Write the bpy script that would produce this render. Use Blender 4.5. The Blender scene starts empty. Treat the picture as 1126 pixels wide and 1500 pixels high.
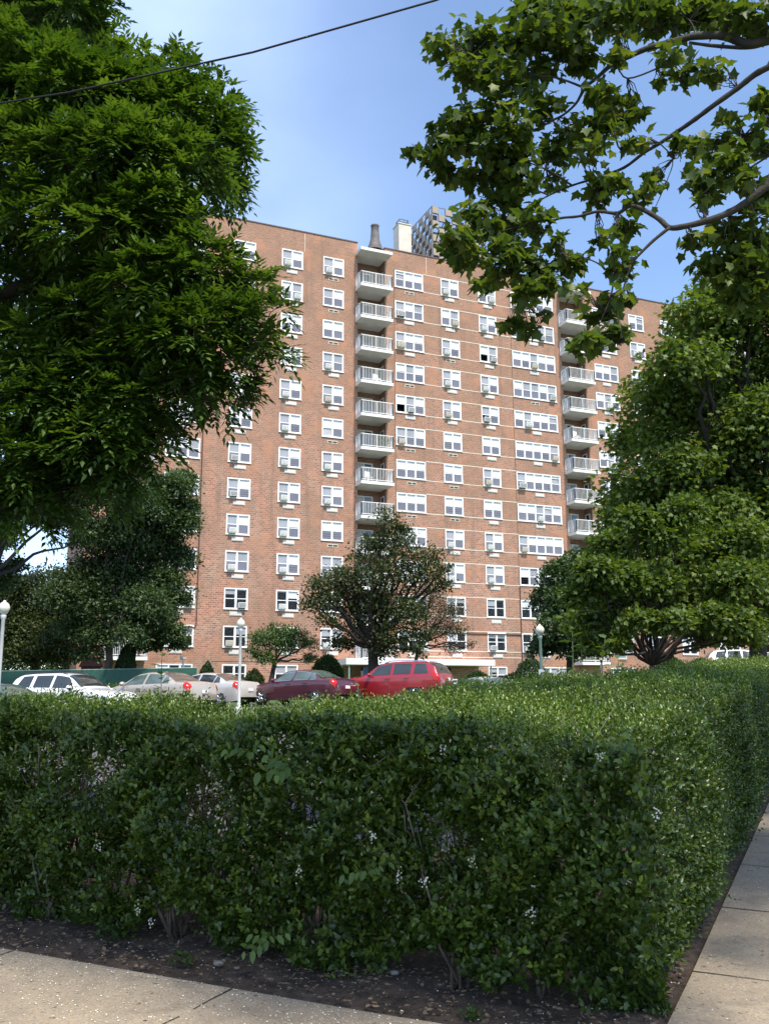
import bpy, math, random
import numpy as np
from mathutils import Vector, Matrix, Euler
rad = math.radians
rng = np.random.default_rng(7)
random.seed(7)
scene = bpy.context.scene
COL = scene.collection

# ------------------------------------------------------------------ camera, sky, sun, exposure
F_PX, PITCH, ROLL = 1348.0, 0.19965, 0.005706        # focal length in pixels of a 1126 wide frame; eye at the origin
_cr, _sr = math.cos(ROLL), math.sin(ROLL)
_X = Vector((1, 0, 0)); _F = Vector((0, math.cos(PITCH), math.sin(PITCH))); _U = Vector((0, -math.sin(PITCH), math.cos(PITCH)))
_right = _X * _cr - _U * _sr; _up = _X * _sr + _U * _cr
cam_d = bpy.data.cameras.new('camera'); cam = bpy.data.objects.new('camera', cam_d); COL.objects.link(cam)
m3 = Matrix((_right, _up, -_F)).transposed()
cam.matrix_world = m3.to_4x4()
cam_d.sensor_fit = 'HORIZONTAL'; cam_d.sensor_width = 36; cam_d.lens = 36 * F_PX / 1126
cam_d.clip_start = 0.05; cam_d.clip_end = 3000
scene.camera = cam

SUN_EL, SUN_AZ = rad(58), rad(150)                    # azimuth measured clockwise from +Y
world = bpy.data.worlds.new('World'); scene.world = world; world.use_nodes = True
wn = world.node_tree; wn.nodes.clear()
sky = wn.nodes.new('ShaderNodeTexSky'); sky.sky_type = 'NISHITA'; sky.sun_disc = False
sky.sun_elevation = SUN_EL; sky.sun_rotation = SUN_AZ; sky.air_density = 1.0; sky.dust_density = 0.3; sky.ozone_density = 3.0
bg = wn.nodes.new('ShaderNodeBackground'); bg.inputs['Strength'].default_value = 0.15
wn.links.new(sky.outputs[0], bg.inputs[0])
tc = wn.nodes.new('ShaderNodeTexCoord'); mp = wn.nodes.new('ShaderNodeMapping'); mp.inputs['Scale'].default_value = (1.0, 1.0, 1.7)
mp.inputs['Location'].default_value = (0.36, 0.1, 0.15)
nz = wn.nodes.new('ShaderNodeTexNoise'); nz.inputs['Scale'].default_value = 2.1; nz.inputs['Detail'].default_value = 5; nz.inputs['Roughness'].default_value = 0.5
rp = wn.nodes.new('ShaderNodeValToRGB'); rp.color_ramp.elements[0].position = 0.40; rp.color_ramp.elements[1].position = 0.72
rp.color_ramp.elements[0].color = (0.16, 0.16, 0.16, 1); rp.color_ramp.elements[1].color = (0.85, 0.85, 0.85, 1)
bg2 = wn.nodes.new('ShaderNodeBackground'); bg2.inputs[0].default_value = (0.56, 0.70, 1.0, 1); bg2.inputs['Strength'].default_value = 1.1
mx = wn.nodes.new('ShaderNodeMixShader'); wo = wn.nodes.new('ShaderNodeOutputWorld')
wn.links.new(tc.outputs['Generated'], mp.inputs[0]); wn.links.new(mp.outputs[0], nz.inputs['Vector']); wn.links.new(nz.outputs['Fac'], rp.inputs[0])
sxw = wn.nodes.new('ShaderNodeSeparateXYZ'); wn.links.new(tc.outputs['Generated'], sxw.inputs[0])
mrw = wn.nodes.new('ShaderNodeMapRange'); mrw.interpolation_type = 'SMOOTHSTEP'; wn.links.new(sxw.outputs[0], mrw.inputs[0])
for i_, v_ in ((1, -.32), (2, .10), (3, 1.0), (4, .12)): mrw.inputs[i_].default_value = v_
mlw = wn.nodes.new('ShaderNodeMath'); mlw.operation = 'MULTIPLY'; wn.links.new(rp.outputs[0], mlw.inputs[0]); wn.links.new(mrw.outputs[0], mlw.inputs[1])
wn.links.new(mlw.outputs[0], mx.inputs[0]); wn.links.new(bg.outputs[0], mx.inputs[1]); wn.links.new(bg2.outputs[0], mx.inputs[2]); wn.links.new(mx.outputs[0], wo.inputs[0])

sl = bpy.data.lights.new('sun', 'SUN'); sl.energy = 3.4; sl.angle = rad(5); sl.color = (1.0, 0.92, 0.78)
so = bpy.data.objects.new('sun', sl); COL.objects.link(so)
sdir = Vector((math.sin(SUN_AZ) * math.cos(SUN_EL), math.cos(SUN_AZ) * math.cos(SUN_EL), math.sin(SUN_EL)))
so.rotation_euler = (-sdir).to_track_quat('-Z', 'Y').to_euler()
scene.view_settings.view_transform = 'Standard'; scene.view_settings.look = 'None'
scene.view_settings.gamma = 1; scene.view_settings.use_curve_mapping = False
scene.view_settings.exposure = 0.88
scene.cycles.max_bounces = 8; scene.cycles.transparent_max_bounces = 12

# ------------------------------------------------------------------ helpers
def ray(px, py):
    u, v = px - 563, py - 750
    d = _F * F_PX + _right * u - _up * v
    return d / d.y
def W(px, py, d):                                     # the point at depth d (metres along +Y) seen at that pixel
    return ray(px, py) * d
def sstep(a, b, x):
    t = min(1, max(0, (x - a) / (b - a))); return t * t * (3 - 2 * t)
def G(x, y):                                          # height of the ground: rises gently away from the pavement
    b = -1.55 + 0.035 * min(max(y - 5, 0), 67)
    k = sstep(10, 26, y)
    if x < -5: b += k * max(-0.35, 0.04 * (x + 5))
    if x > 8: b += k * min(0.6, 0.03 * (x - 8))
    return b
def ground_pt(px, d):
    p = ray(px, 1000) * d
    return Vector((p.x, d, G(p.x, d)))

def tag(o, label=None, cat=None, group=None, kind=None):
    if label: o['label'] = label
    if cat: o['category'] = cat
    if group: o['group'] = group
    if kind: o['kind'] = kind
    return o
def empty(name, loc=(0, 0, 0), rz=0, label=None, cat=None, group=None):
    o = bpy.data.objects.new(name, None); COL.objects.link(o)
    o.location = loc; o.rotation_euler = (0, 0, rz); o.empty_display_size = 0.2
    return tag(o, label, cat, group)
def link(name, me, parent=None):
    o = bpy.data.objects.new(name, me); COL.objects.link(o)
    if parent: o.parent = parent
    return o
def copy_tree(o, parent=None):
    c = o.copy(); COL.objects.link(c)
    if parent is not None: c.parent = parent
    for ch in list(o.children): copy_tree(ch, c)
    return c

class MB:
    def __init__(s): s.v = []; s.f = []; s.m = []
    def add(s, vs, fs, mi=0):
        n = len(s.v); s.v += [tuple(v) for v in vs]; s.f += [tuple(i + n for i in f) for f in fs]; s.m += [mi] * len(fs); return s
    def box(s, x0, x1, y0, y1, z0, z1, mi=0):
        v = [(x0, y0, z0), (x1, y0, z0), (x1, y1, z0), (x0, y1, z0), (x0, y0, z1), (x1, y0, z1), (x1, y1, z1), (x0, y1, z1)]
        return s.add(v, [(0, 3, 2, 1), (4, 5, 6, 7), (0, 1, 5, 4), (1, 2, 6, 5), (2, 3, 7, 6), (3, 0, 4, 7)], mi)
    def quad(s, a, b, c, d, mi=0): return s.add([a, b, c, d], [(0, 1, 2, 3)], mi)
    def tube(s, pts, rs, n=8, mi=0, cap=True):
        pts = [Vector(p) for p in pts]
        if not hasattr(rs, '__len__'): rs = [rs] * len(pts)
        rings = []; up = None
        for i, p in enumerate(pts):
            t = (pts[min(i + 1, len(pts) - 1)] - pts[max(i - 1, 0)])
            if t.length < 1e-9: t = Vector((0, 0, 1))
            t.normalize()
            if up is None:
                a = Vector((0, 0, 1)) if abs(t.z) < 0.9 else Vector((1, 0, 0)); up = t.cross(a).normalized()
            else:
                up = (up - t * up.dot(t)); up = up.normalized() if up.length > 1e-6 else t.orthogonal().normalized()
            w = t.cross(up)
            rings.append([p + (up * math.cos(2 * math.pi * k / n) + w * math.sin(2 * math.pi * k / n)) * rs[i] for k in range(n)])
        vs = [v for r in rings for v in r]; fs = []
        for i in range(len(rings) - 1):
            for k in range(n):
                a = i * n + k; b = i * n + (k + 1) % n; fs.append((a, b, b + n, a + n))
        if cap: fs.append(tuple(range(n))[::-1]); fs.append(tuple((len(rings) - 1) * n + k for k in range(n)))
        return s.add(vs, fs, mi)
    def lathe(s, prof, c=(0, 0, 0), n=20, mi=0):
        vs = []; fs = []
        for r, z in prof:
            vs += [(c[0] + r * math.cos(2 * math.pi * k / n), c[1] + r * math.sin(2 * math.pi * k / n), c[2] + z) for k in range(n)]
        for i in range(len(prof) - 1):
            for k in range(n):
                a = i * n + k; b = i * n + (k + 1) % n; fs.append((a, b, b + n, a + n))
        return s.add(vs, fs, mi)
    def mesh(s, name, mats, smooth=False):
        me = bpy.data.meshes.new(name); me.from_pydata(s.v, [], s.f)
        for m in (mats if isinstance(mats, (list, tuple)) else [mats]): me.materials.append(m)
        me.polygons.foreach_set('material_index', s.m)
        if smooth: me.polygons.foreach_set('use_smooth', [True] * len(s.f))
        me.update(); return me
    def build(s, name, mats, parent=None, smooth=False):
        return link(name, s.mesh(name, mats, smooth), parent)

# ------------------------------------------------------------------ materials
def new_mat(name):
    m = bpy.data.materials.new(name); m.use_nodes = True; nt = m.node_tree
    return m, nt, nt.nodes['Principled BSDF']
def N(nt, t, **kw):
    n = nt.nodes.new(t)
    for k, v in kw.items():
        if k in n.inputs: n.inputs[k].default_value = v
        else: setattr(n, k, v)
    return n
def ramp(nt, fac, stops):
    r = nt.nodes.new('ShaderNodeValToRGB'); e = r.color_ramp.elements
    while len(e) < len(stops): e.new(0.5)
    for el, (p, c) in zip(e, stops): el.position = p; el.color = (*c, 1) if len(c) == 3 else c
    nt.links.new(fac, r.inputs[0]); return r.outputs[0]
def mixc(nt, fac, a, b, mode='MIX'):
    m = nt.nodes.new('ShaderNodeMix'); m.data_type = 'RGBA'; m.blend_type = mode
    for sock, val in ((m.inputs[0], fac), (m.inputs[6], a), (m.inputs[7], b)):
        if hasattr(val, 'links'): nt.links.new(val, sock)
        else: sock.default_value = val if not isinstance(val, tuple) else (*val, 1)
    return m.outputs[2]
def objco(nt): return nt.nodes.new('ShaderNodeTexCoord').outputs['Object']
def noise(nt, co, scale, detail=3, rough=0.55):
    n = N(nt, 'ShaderNodeTexNoise', Scale=scale, Detail=detail, Roughness=rough); nt.links.new(co, n.inputs['Vector']); return n.outputs['Fac']
def simple(name, col, rough=0.6, metal=0.0, var=0.12, scale=3.0, bump=0.0, coat=0.0, spec=0.5):
    m, nt, b = new_mat(name); co = objco(nt)
    f = noise(nt, co, scale, 5)
    c = ramp(nt, f, [(0.3, tuple(x * (1 - var) for x in col)), (0.7, tuple(min(1, x * (1 + var)) for x in col))])
    nt.links.new(c, b.inputs['Base Color']); b.inputs['Roughness'].default_value = rough; b.inputs['Metallic'].default_value = metal
    b.inputs['Coat Weight'].default_value = coat; b.inputs['Specular IOR Level'].default_value = spec
    if bump:
        bp = N(nt, 'ShaderNodeBump', Strength=bump, Distance=0.02); nt.links.new(noise(nt, co, scale * 8, 4), bp.inputs['Height']); nt.links.new(bp.outputs[0], b.inputs['Normal'])
    return m

def leaf_mat(name, dark, mid, light, trans=0.3, rough=0.45, spec=0.4):
    m, nt, b = new_mat(name)
    at = nt.nodes.new('ShaderNodeAttribute'); at.attribute_name = 'tint'
    c = ramp(nt, at.outputs['Fac'], [(0.0, dark), (0.5, mid), (1.0, light)])
    nt.links.new(c, b.inputs['Base Color']); b.inputs['Roughness'].default_value = rough; b.inputs['Specular IOR Level'].default_value = spec
    tr = nt.nodes.new('ShaderNodeBsdfTranslucent')
    tcol = mixc(nt, 1.0, c, (1.7, 1.6, 0.5), 'MULTIPLY'); nt.links.new(tcol, tr.inputs[0])
    ms = nt.nodes.new('ShaderNodeMixShader'); ms.inputs[0].default_value = trans
    nt.links.new(b.outputs[0], ms.inputs[1]); nt.links.new(tr.outputs[0], ms.inputs[2])
    nt.links.new(ms.outputs[0], nt.nodes['Material Output'].inputs['Surface']); return m

M = {}
M['ash'] = leaf_mat('ash_leaf', (.016, .038, .008), (.046, .098, .014), (.105, .18, .03), .34)
M['syc'] = leaf_mat('sycamore_leaf', (.030, .058, .012), (.068, .115, .022), (.17, .21, .035), .42, .5)
M['syc2'] = leaf_mat('sycamore_leaf_far', (.035, .066, .012), (.082, .135, .022), (.165, .22, .04), .36, .55)
M['oak'] = leaf_mat('oak_leaf', (.022, .042, .014), (.045, .082, .026), (.10, .15, .05), .28, .5)
M['linden'] = leaf_mat('linden_leaf', (.018, .040, .012), (.04, .080, .022), (.085, .145, .04), .26, .5)
M['dark'] = leaf_mat('dark_leaf', (.020, .030, .010), (.042, .062, .016), (.09, .12, .03), .26, .5)
M['brown'] = leaf_mat('thin_twig_leaf', (.06, .052, .03), (.09, .08, .045), (.12, .115, .06), .2, .6)
M['privet'] = leaf_mat('privet_leaf', (.014, .032, .006), (.048, .088, .012), (.15, .22, .03), .26, .36, .5)
M['yew'] = leaf_mat('yew_leaf', (.012, .032, .009), (.026, .06, .014), (.06, .11, .025), .1, .6)
M['grass'] = leaf_mat('grass_blade', (.03, .06, .012), (.06, .11, .025), (.12, .19, .04), .3, .6)
M['twiggreen'] = simple('green_twig', (.07, .09, .03), .7)
M['bark'] = simple('bark', (.075, .062, .05), .9, var=.4, scale=6, bump=.6)
M['darkbark'] = simple('dark_bark', (.032, .027, .024), .9, var=.35, scale=6, bump=.6)
M['sycbark'] = simple('sycamore_bark', (.042, .036, .03), .9, var=.5, scale=5, bump=.5)
M['stem'] = simple('hedge_stem', (.10, .08, .065), .9, var=.4, scale=20)
M['petal'] = simple('petal', (.75, .74, .62), .6, scale=30)
M['litter'] = simple('litter', (.15, .10, .062), .8, var=.6, scale=12)
M['white'] = simple('white_frame', (.82, .82, .81), .4, var=.04)
M['blind'] = simple('window_blind', (.90, .91, .93), .7, var=.03, scale=.7)
M['curtain'] = simple('grey_curtain', (.42, .43, .45), .8, var=.15, scale=1.2)
M['sleeve'] = simple('vent_cover', (.62, .60, .56), .6, var=.12, scale=1.5)
M['grille'] = simple('dark_grille', (.045, .043, .042), .6)
M['acw'] = simple('ac_white', (.66, .66, .64), .5, var=.08)
M['acb'] = simple('ac_beige', (.55, .50, .42), .5, var=.08)
M['acd'] = simple('ac_front', (.16, .16, .165), .5)
M['concrete'] = simple('painted_concrete', (.50, .50, .49), .8, var=.08, scale=1.5)
M['slabedge'] = simple('slab_edge_paint', (.74, .73, .71), .7, var=.07, scale=2)
M['rail'] = simple('rail_paint', (.70, .69, .67), .5, var=.05)
M['coping'] = simple('coping', (.10, .07, .075), .6)
M['joint'] = simple('mortar_joint', (.66, .60, .50), .8, var=.08)
M['pipe'] = simple('dark_pipe', (.09, .05, .04), .7)
M['roof'] = simple('roof_tar', (.12, .12, .12), .9)
M['canopy'] = simple('canopy_white', (.80, .80, .79), .6, var=.04)
M['room'] = simple('room_shade', (.045, .045, .05), .9, var=.3, scale=.5)
M['stack'] = simple('rusty_stack', (.13, .115, .11), .7, var=.35, scale=2.5)
M['cream'] = simple('cream_stucco', (.60, .55, .46), .8, var=.12, scale=1.5)
M['steel'] = simple('steel_frame', (.14, .15, .17), .5, metal=.3)
M['tan'] = simple('tan_panel', (.33, .265, .20), .7, var=.1, scale=.8)
M['brownp'] = simple('brown_panel', (.13, .095, .075), .7, var=.15, scale=.8)
M['lamppost'] = simple('lamp_post_paint', (.55, .56, .54), .5, var=.1, scale=4)
M['greenpost'] = simple('green_post_paint', (.22, .33, .28), .5)
M['fence'] = simple('green_fence', (.018, .085, .06), .6, var=.15)
M['redroof'] = simple('red_playhouse', (.16, .045, .035), .7)
M['rubber'] = simple('rubber', (.02, .02, .02), .8)
M['chrome'] = simple('chrome', (.7, .7, .7), .15, metal=1.0, var=.02)
M['black'] = simple('black_trim', (.02, .02, .022), .4)
M['signw'] = simple('sign_white', (.8, .8, .8), .5, var=.02)
M['signink'] = simple('sign_ink', (.07, .06, .22), .6)
M['cable'] = simple('cable', (.01, .01, .011), .6)
M['stone'] = simple('stone', (.2, .18, .16), .8, var=.3, scale=20)
M['door'] = simple('balcony_door_paint', (.55, .55, .55), .5)
M['bluet'] = simple('blue_tarp', (.05, .09, .2), .6)

def glass(name, col, mixw, rough=0.04, dens=(.5, .52, .56)):
    m, nt, b = new_mat(name)
    b.inputs['Base Color'].default_value = (*col, 1); b.inputs['Roughness'].default_value = rough; b.inputs['Specular IOR Level'].default_value = .8
    tr = nt.nodes.new('ShaderNodeBsdfTransparent'); tr.inputs[0].default_value = (*dens, 1)
    ms = nt.nodes.new('ShaderNodeMixShader'); ms.inputs[0].default_value = mixw
    nt.links.new(tr.outputs[0], ms.inputs[1]); nt.links.new(b.outputs[0], ms.inputs[2])
    nt.links.new(ms.outputs[0], nt.nodes['Material Output'].inputs['Surface']); return m
M['glass'] = glass('window_glass', (.10, .11, .13), .14, dens=(.98, .98, 1))
M['screen'] = glass('window_screen', (.24, .24, .30), .62, .35, dens=(.5, .5, .52))
M['carglass'] = simple('car_glass', (.03, .036, .036), .05, var=.1, spec=.9)
M['carglass2'] = simple('car_glass_green', (.07, .10, .085), .06, var=.3, scale=2.5, spec=.9)
M['rearglass'] = simple('car_rear_glass', (.10, .075, .06), .1, var=.4, scale=2.0, spec=.9)
def paint(name, col, metal=.3): return simple(name, col, .32, metal=metal, var=.04, coat=1.0)
M['p_silver'] = paint('champagne_paint', (.50, .43, .35)); M['p_white'] = paint('white_paint', (.78, .78, .78), 0)
M['p_beige'] = paint('pale_beige_paint', (.62, .58, .53)); M['p_burg'] = paint('burgundy_paint', (.09, .016, .028))
M['p_red'] = paint('red_paint', (.33, .016, .024), .2); M['p_dark'] = paint('dark_blue_paint', (.03, .04, .055)); M['p_pale'] = paint('pale_green_paint', (.45, .5, .48))
m, nt, b = new_mat('tail_light'); b.inputs['Base Color'].default_value = (.5, .015, .012, 1); b.inputs['Roughness'].default_value = .15; M['tail'] = m
m, nt, b = new_mat('lamp_globe'); b.inputs['Base Color'].default_value = (.66, .66, .56, 1); b.inputs['Roughness'].default_value = .25
b.inputs['Subsurface Weight'].default_value = .3; M['globe'] = m

# brick
def brick_mat(name, tone=1.0, upper=None):
    m, nt, b = new_mat(name); co = objco(nt)
    sx = N(nt, 'ShaderNodeSeparateXYZ'); nt.links.new(co, sx.inputs[0])
    ad = N(nt, 'ShaderNodeMath', operation='ADD'); nt.links.new(sx.outputs[0], ad.inputs[0]); nt.links.new(sx.outputs[1], ad.inputs[1])
    cb = N(nt, 'ShaderNodeCombineXYZ'); nt.links.new(ad.outputs[0], cb.inputs[0]); nt.links.new(sx.outputs[2], cb.inputs[1])
    br = N(nt, 'ShaderNodeTexBrick', Scale=1.0); br.offset = .5
    for k, v in (('Brick Width', .33), ('Row Height', .15), ('Mortar Size', .02), ('Mortar Smooth', .4), ('Bias', -.1)): br.inputs[k].default_value = v
    nt.links.new(cb.outputs[0], br.inputs['Vector'])
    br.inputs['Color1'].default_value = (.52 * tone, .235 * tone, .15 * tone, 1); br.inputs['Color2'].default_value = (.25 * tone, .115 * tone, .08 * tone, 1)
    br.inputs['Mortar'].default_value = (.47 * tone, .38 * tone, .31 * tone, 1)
    big = noise(nt, cb.outputs[0], .28, 4, .6)
    st = N(nt, 'ShaderNodeMapping'); st.inputs['Scale'].default_value = (1.0, .45, 1); nt.links.new(cb.outputs[0], st.inputs[0])
    med = noise(nt, st.outputs[0], 1.3, 4, .6)
    c = mixc(nt, ramp(nt, big, [(.42, (0, 0, 0)), (.62, (.75, .75, .75))]), br.outputs['Color'], (.30 * tone, .175 * tone, .12 * tone))
    c = mixc(nt, ramp(nt, med, [(.5, (0, 0, 0)), (.75, (.5, .5, .5))]), c, (.40 * tone, .235 * tone, .16 * tone))
    # more weathered towards the top of the walls
    mr = N(nt, 'ShaderNodeMapRange'); mr.inputs[1].default_value = 6; mr.inputs[2].default_value = 30; nt.links.new(sx.outputs[2], mr.inputs[0])
    mul = N(nt, 'ShaderNodeMath', operation='MULTIPLY'); nt.links.new(mr.outputs[0], mul.inputs[0]); nt.links.new(noise(nt, cb.outputs[0], .8, 5, .7), mul.inputs[1])
    c = mixc(nt, mul.outputs[0], c, (.32 * tone, .19 * tone, .125 * tone))
    # fine grain so no two bricks look alike
    fg = noise(nt, cb.outputs[0], 9.0, 3, .7)
    c = mixc(nt, .55, c, mixc(nt, 1.0, c, ramp(nt, fg, [(.3, (.55, .55, .55)), (.7, (1.5, 1.45, 1.4))]), 'MULTIPLY'))
    sk = N(nt, 'ShaderNodeMapping'); sk.inputs['Scale'].default_value = (1.6, .11, 1); nt.links.new(cb.outputs[0], sk.inputs[0])
    c = mixc(nt, ramp(nt, noise(nt, sk.outputs[0], 1.0, 5, .65), [(.52, (0, 0, 0)), (.70, (.55, .55, .55))]), c, (.20 * tone, .135 * tone, .105 * tone))
    c = mixc(nt, ramp(nt, noise(nt, cb.outputs[0], .55, 3, .5), [(.55, (0, 0, 0)), (.66, (.45, .45, .45))]), c, (.56 * tone, .26 * tone, .15 * tone))
    nt.links.new(c, b.inputs['Base Color']); b.inputs['Roughness'].default_value = .9
    bp = N(nt, 'ShaderNodeBump', Strength=.5, Distance=.02); nt.links.new(br.outputs['Fac'], bp.inputs['Height']); bp.invert = True
    nt.links.new(bp.outputs[0], b.inputs['Normal']); return m
M['brick'] = brick_mat('brick', .90); M['brickshade'] = brick_mat('shaded_recess_brick', .5)  # second one is the same brick with recess shade put into its tone

def pavement_mat():
    m, nt, b = new_mat('pavement_concrete'); co = objco(nt)
    c = ramp(nt, noise(nt, co, 1.3, 6, .65), [(.3, (.25, .195, .135)), (.7, (.43, .335, .225))])
    c = mixc(nt, ramp(nt, noise(nt, co, 60, 4, .8), [(.42, (.8, .8, .8)), (.5, (0, 0, 0))]), c, (.19, .165, .135))
    c = mixc(nt, ramp(nt, noise(nt, co, 130, 2, .6), [(.60, (0, 0, 0)), (.68, (.7, .7, .7))]), c, (.52, .48, .40))
    c = mixc(nt, ramp(nt, noise(nt, co, 3.5, 5, .7), [(.5, (0, 0, 0)), (.70, (.65, .65, .65))]), c, (.17, .135, .10))
    c = mixc(nt, ramp(nt, noise(nt, co, .9, 6, .7), [(.52, (0, 0, 0)), (.62, (.4, .4, .4))]), c, (.20, .165, .125))
    c = mixc(nt, ramp(nt, noise(nt, co, 22, 2, .5), [(.66, (0, 0, 0)), (.70, (.8, .8, .8))]), c, (.09, .075, .06))
    nt.links.new(c, b.inputs['Base Color']); b.inputs['Roughness'].default_value = .9
    bp = N(nt, 'ShaderNodeBump', Strength=.5, Distance=.006); nt.links.new(noise(nt, co, 90, 5, .8), bp.inputs['Height']); nt.links.new(bp.outputs[0], b.inputs['Normal'])
    return m
M['pave'] = pavement_mat()
M['soil'] = simple('soil', (.075, .050, .034), .95, var=.6, scale=9, bump=1.0)
M['asphalt'] = simple('asphalt', (.10, .10, .10), .9, var=.2, scale=2)
M['lawn'] = simple('lawn', (.055, .095, .025), .95, var=.4, scale=3)
M['crack'] = simple('joint_dark', (.03, .025, .02), .95)

# ------------------------------------------------------------------ ground, pavement, soil bed
E1 = Vector((.902, -.432, 0)); E2 = Vector((.432, .902, 0))       # along the front pavement / along the side path
def AB(a, b, dz=0.0):
    p = E1 * a + E2 * b; return Vector((p.x, p.y, G(p.x, p.y) + dz))
def sheet(name, xs, ys, f, mat, kind='structure'):
    vs = [f(x, y) for y in ys for x in xs]; n = len(xs)
    fs = [(j * n + i, j * n + i + 1, (j + 1) * n + i + 1, (j + 1) * n + i) for j in range(len(ys) - 1) for i in range(n - 1)]
    mb = MB().add(vs, fs); o = mb.build(name, mat, None, True); tag(o, kind=kind); return o
gx = sorted(set([-900, -400, -200, -100] + list(range(-70, 101, 3)) + [150, 300, 900])); gy = sorted(set([-300, -100, -40, -20] + list(range(-10, 100, 3)) + [130, 200, 400, 1500]))
sheet('ground', gx, gy, lambda x, y: (x, y, G(x, y) - .14), M['lawn'])
sheet('parking_lot', list(range(-40, 7, 2)), [9 + 2 * i for i in range(18)], lambda x, y: (x, y, G(x, y) - .10), M['asphalt'])
sheet('front_pavement', [-24 + i * .75 for i in range(60)], [-3 + i * .75 for i in range(10)] + [4.5], lambda a, b: AB(a, b, .0), M['pave'])
sheet('side_path', [-.87, 0, .9, 1.8], [4.508 + i * 1.2 for i in range(30)], lambda a, b: AB(a, b, .0), M['pave'])
cell = lambda a, b: .018 * math.sin(a * 7.3 + b * 3.1) * math.sin(b * 8.7 - a * 2.2) + .01 * math.sin(a * 23 + b * 17)
sheet('soil_bed', [-24 + i * .12 for i in range(193)] + [-.88], [4.508 + i * .12 for i in range(34)], lambda a, b: AB(a, b, -.012 + (cell(a, b) if -20 < a < -.95 and 4.6 < b < 8.3 else 0)), M['soil'])
sheet('soil_strip', [-3.4, -2, -.88], [8.42 + i * 2 for i in range(14)], lambda a, b: AB(a, b, -.014), M['soil'])
mb = MB()
def crack(p, q, w, n=14, jit=.006):
    pts = []
    for i in range(n + 1):
        t = i / n; a = p[0] + (q[0] - p[0]) * t + random.uniform(-jit, jit); b = p[1] + (q[1] - p[1]) * t + random.uniform(-jit, jit); pts.append((a, b, w * random.uniform(.6, 1.3)))
    dx, dy = q[0] - p[0], q[1] - p[1]; L = math.hypot(dx, dy); nx, ny = -dy / L, dx / L
    vs = []
    for a, b, ww in pts: vs += [AB(a + nx * ww / 2, b + ny * ww / 2, .004), AB(a - nx * ww / 2, b - ny * ww / 2, .004)]
    mb.add(vs, [(2 * i, 2 * i + 1, 2 * i + 3, 2 * i + 2) for i in range(n)])
for b_ in (5.82, 7.35, 8.9, 10.4, 12, 13.5, 15): crack((-.87, b_), (1.8, b_), .012)
for a_ in (-15.2, -13.7, -12.2, -10.7, -9.2, -7.7, -6.2, -4.7, -3.08, -1.5, .1, 1.7): crack((a_, -3), (a_, 4.49), .012, 40)
crack((-24, 2.9), (9, 2.9), .012, 120)
tag(mb.build('pavement_joints', M['crack']), kind='structure')

# ------------------------------------------------------------------ leaves
OVAL = (np.array([[0, 0, 0], [.28, -.5, .12], [.68, -.42, .10], [1, 0, -.05], [.68, .42, .10], [.28, .5, .12]]), [(0, 1, 2, 3), (0, 3, 4, 5)])
LANCE = (np.array([[0, 0, 0], [.38, -.5, .12], [1, 0, -.12], [.38, .5, .12]]), [(0, 1, 2), (0, 2, 3)])
LOBED = (np.array([[0, 0, 0], [-.05, -.40, .03], [.20, -.36, .08], [.48, -.54, .02], [.56, -.28, .08], [1, 0, -.10], [.56, .28, .08], [.48, .54, .02], [.20, .36, .08], [-.05, .40, .03]]),
         [(0, 1, 2, 3, 4, 5), (0, 5, 6, 7, 8, 9)])
def unit(a): return a / np.maximum(np.linalg.norm(a, axis=-1, keepdims=True), 1e-9)
def leaves(name, P, D, NRM, L, Wd, shape, mat, parent, tint):
    T, faces = shape; n = len(P); D = unit(D); S = unit(np.cross(NRM, D)); U = np.cross(D, S)
    V = P[:, None, :] + (T[None, :, 0:1] * L[:, None, None]) * D[:, None, :] + (T[None, :, 1:2] * Wd[:, None, None]) * S[:, None, :] + (T[None, :, 2:3] * Wd[:, None, None]) * U[:, None, :]
    k = len(T); V = V.reshape(-1, 3)
    loops = np.concatenate([np.array(f) for f in faces]); lt = np.array([len(f) for f in faces])
    LI = (np.arange(n)[:, None] * k + loops[None, :]).ravel().astype(np.int32)
    tot = np.tile(lt, n); st = np.concatenate([[0], np.cumsum(tot)[:-1]]).astype(np.int32)
    me = bpy.data.meshes.new(name); me.vertices.add(len(V)); me.vertices.foreach_set('co', V.astype(np.float32).ravel())
    me.loops.add(len(LI)); me.loops.foreach_set('vertex_index', LI)
    me.polygons.add(len(tot)); me.polygons.foreach_set('loop_start', st)
    try: me.polygons.foreach_set('loop_total', tot.astype(np.int32))
    except Exception: pass
    me.materials.append(mat)
    a = me.attributes.new('tint', 'FLOAT', 'FACE'); a.data.foreach_set('value', np.repeat(np.clip(tint, 0, 1), len(lt)).astype(np.float32))
    me.update(calc_edges=True); me.validate()
    return link(name, me, parent)
def rdir(n): return unit(rng.normal(size=(n, 3)))

def fbm(P, s):                                       # cheap smooth noise in [-1,1]
    q = P * s
    return (np.sin(q[:, 0] * 1.3 + 2.1 * np.sin(q[:, 1] * .9 + 1.7)) + np.sin(q[:, 1] * 1.7 + 1.9 * np.sin(q[:, 2] * 1.1 + .4)) + np.sin(q[:, 2] * 1.5 + 2.3 * np.sin(q[:, 0] * .8 + 2.9))) / 3

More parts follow.
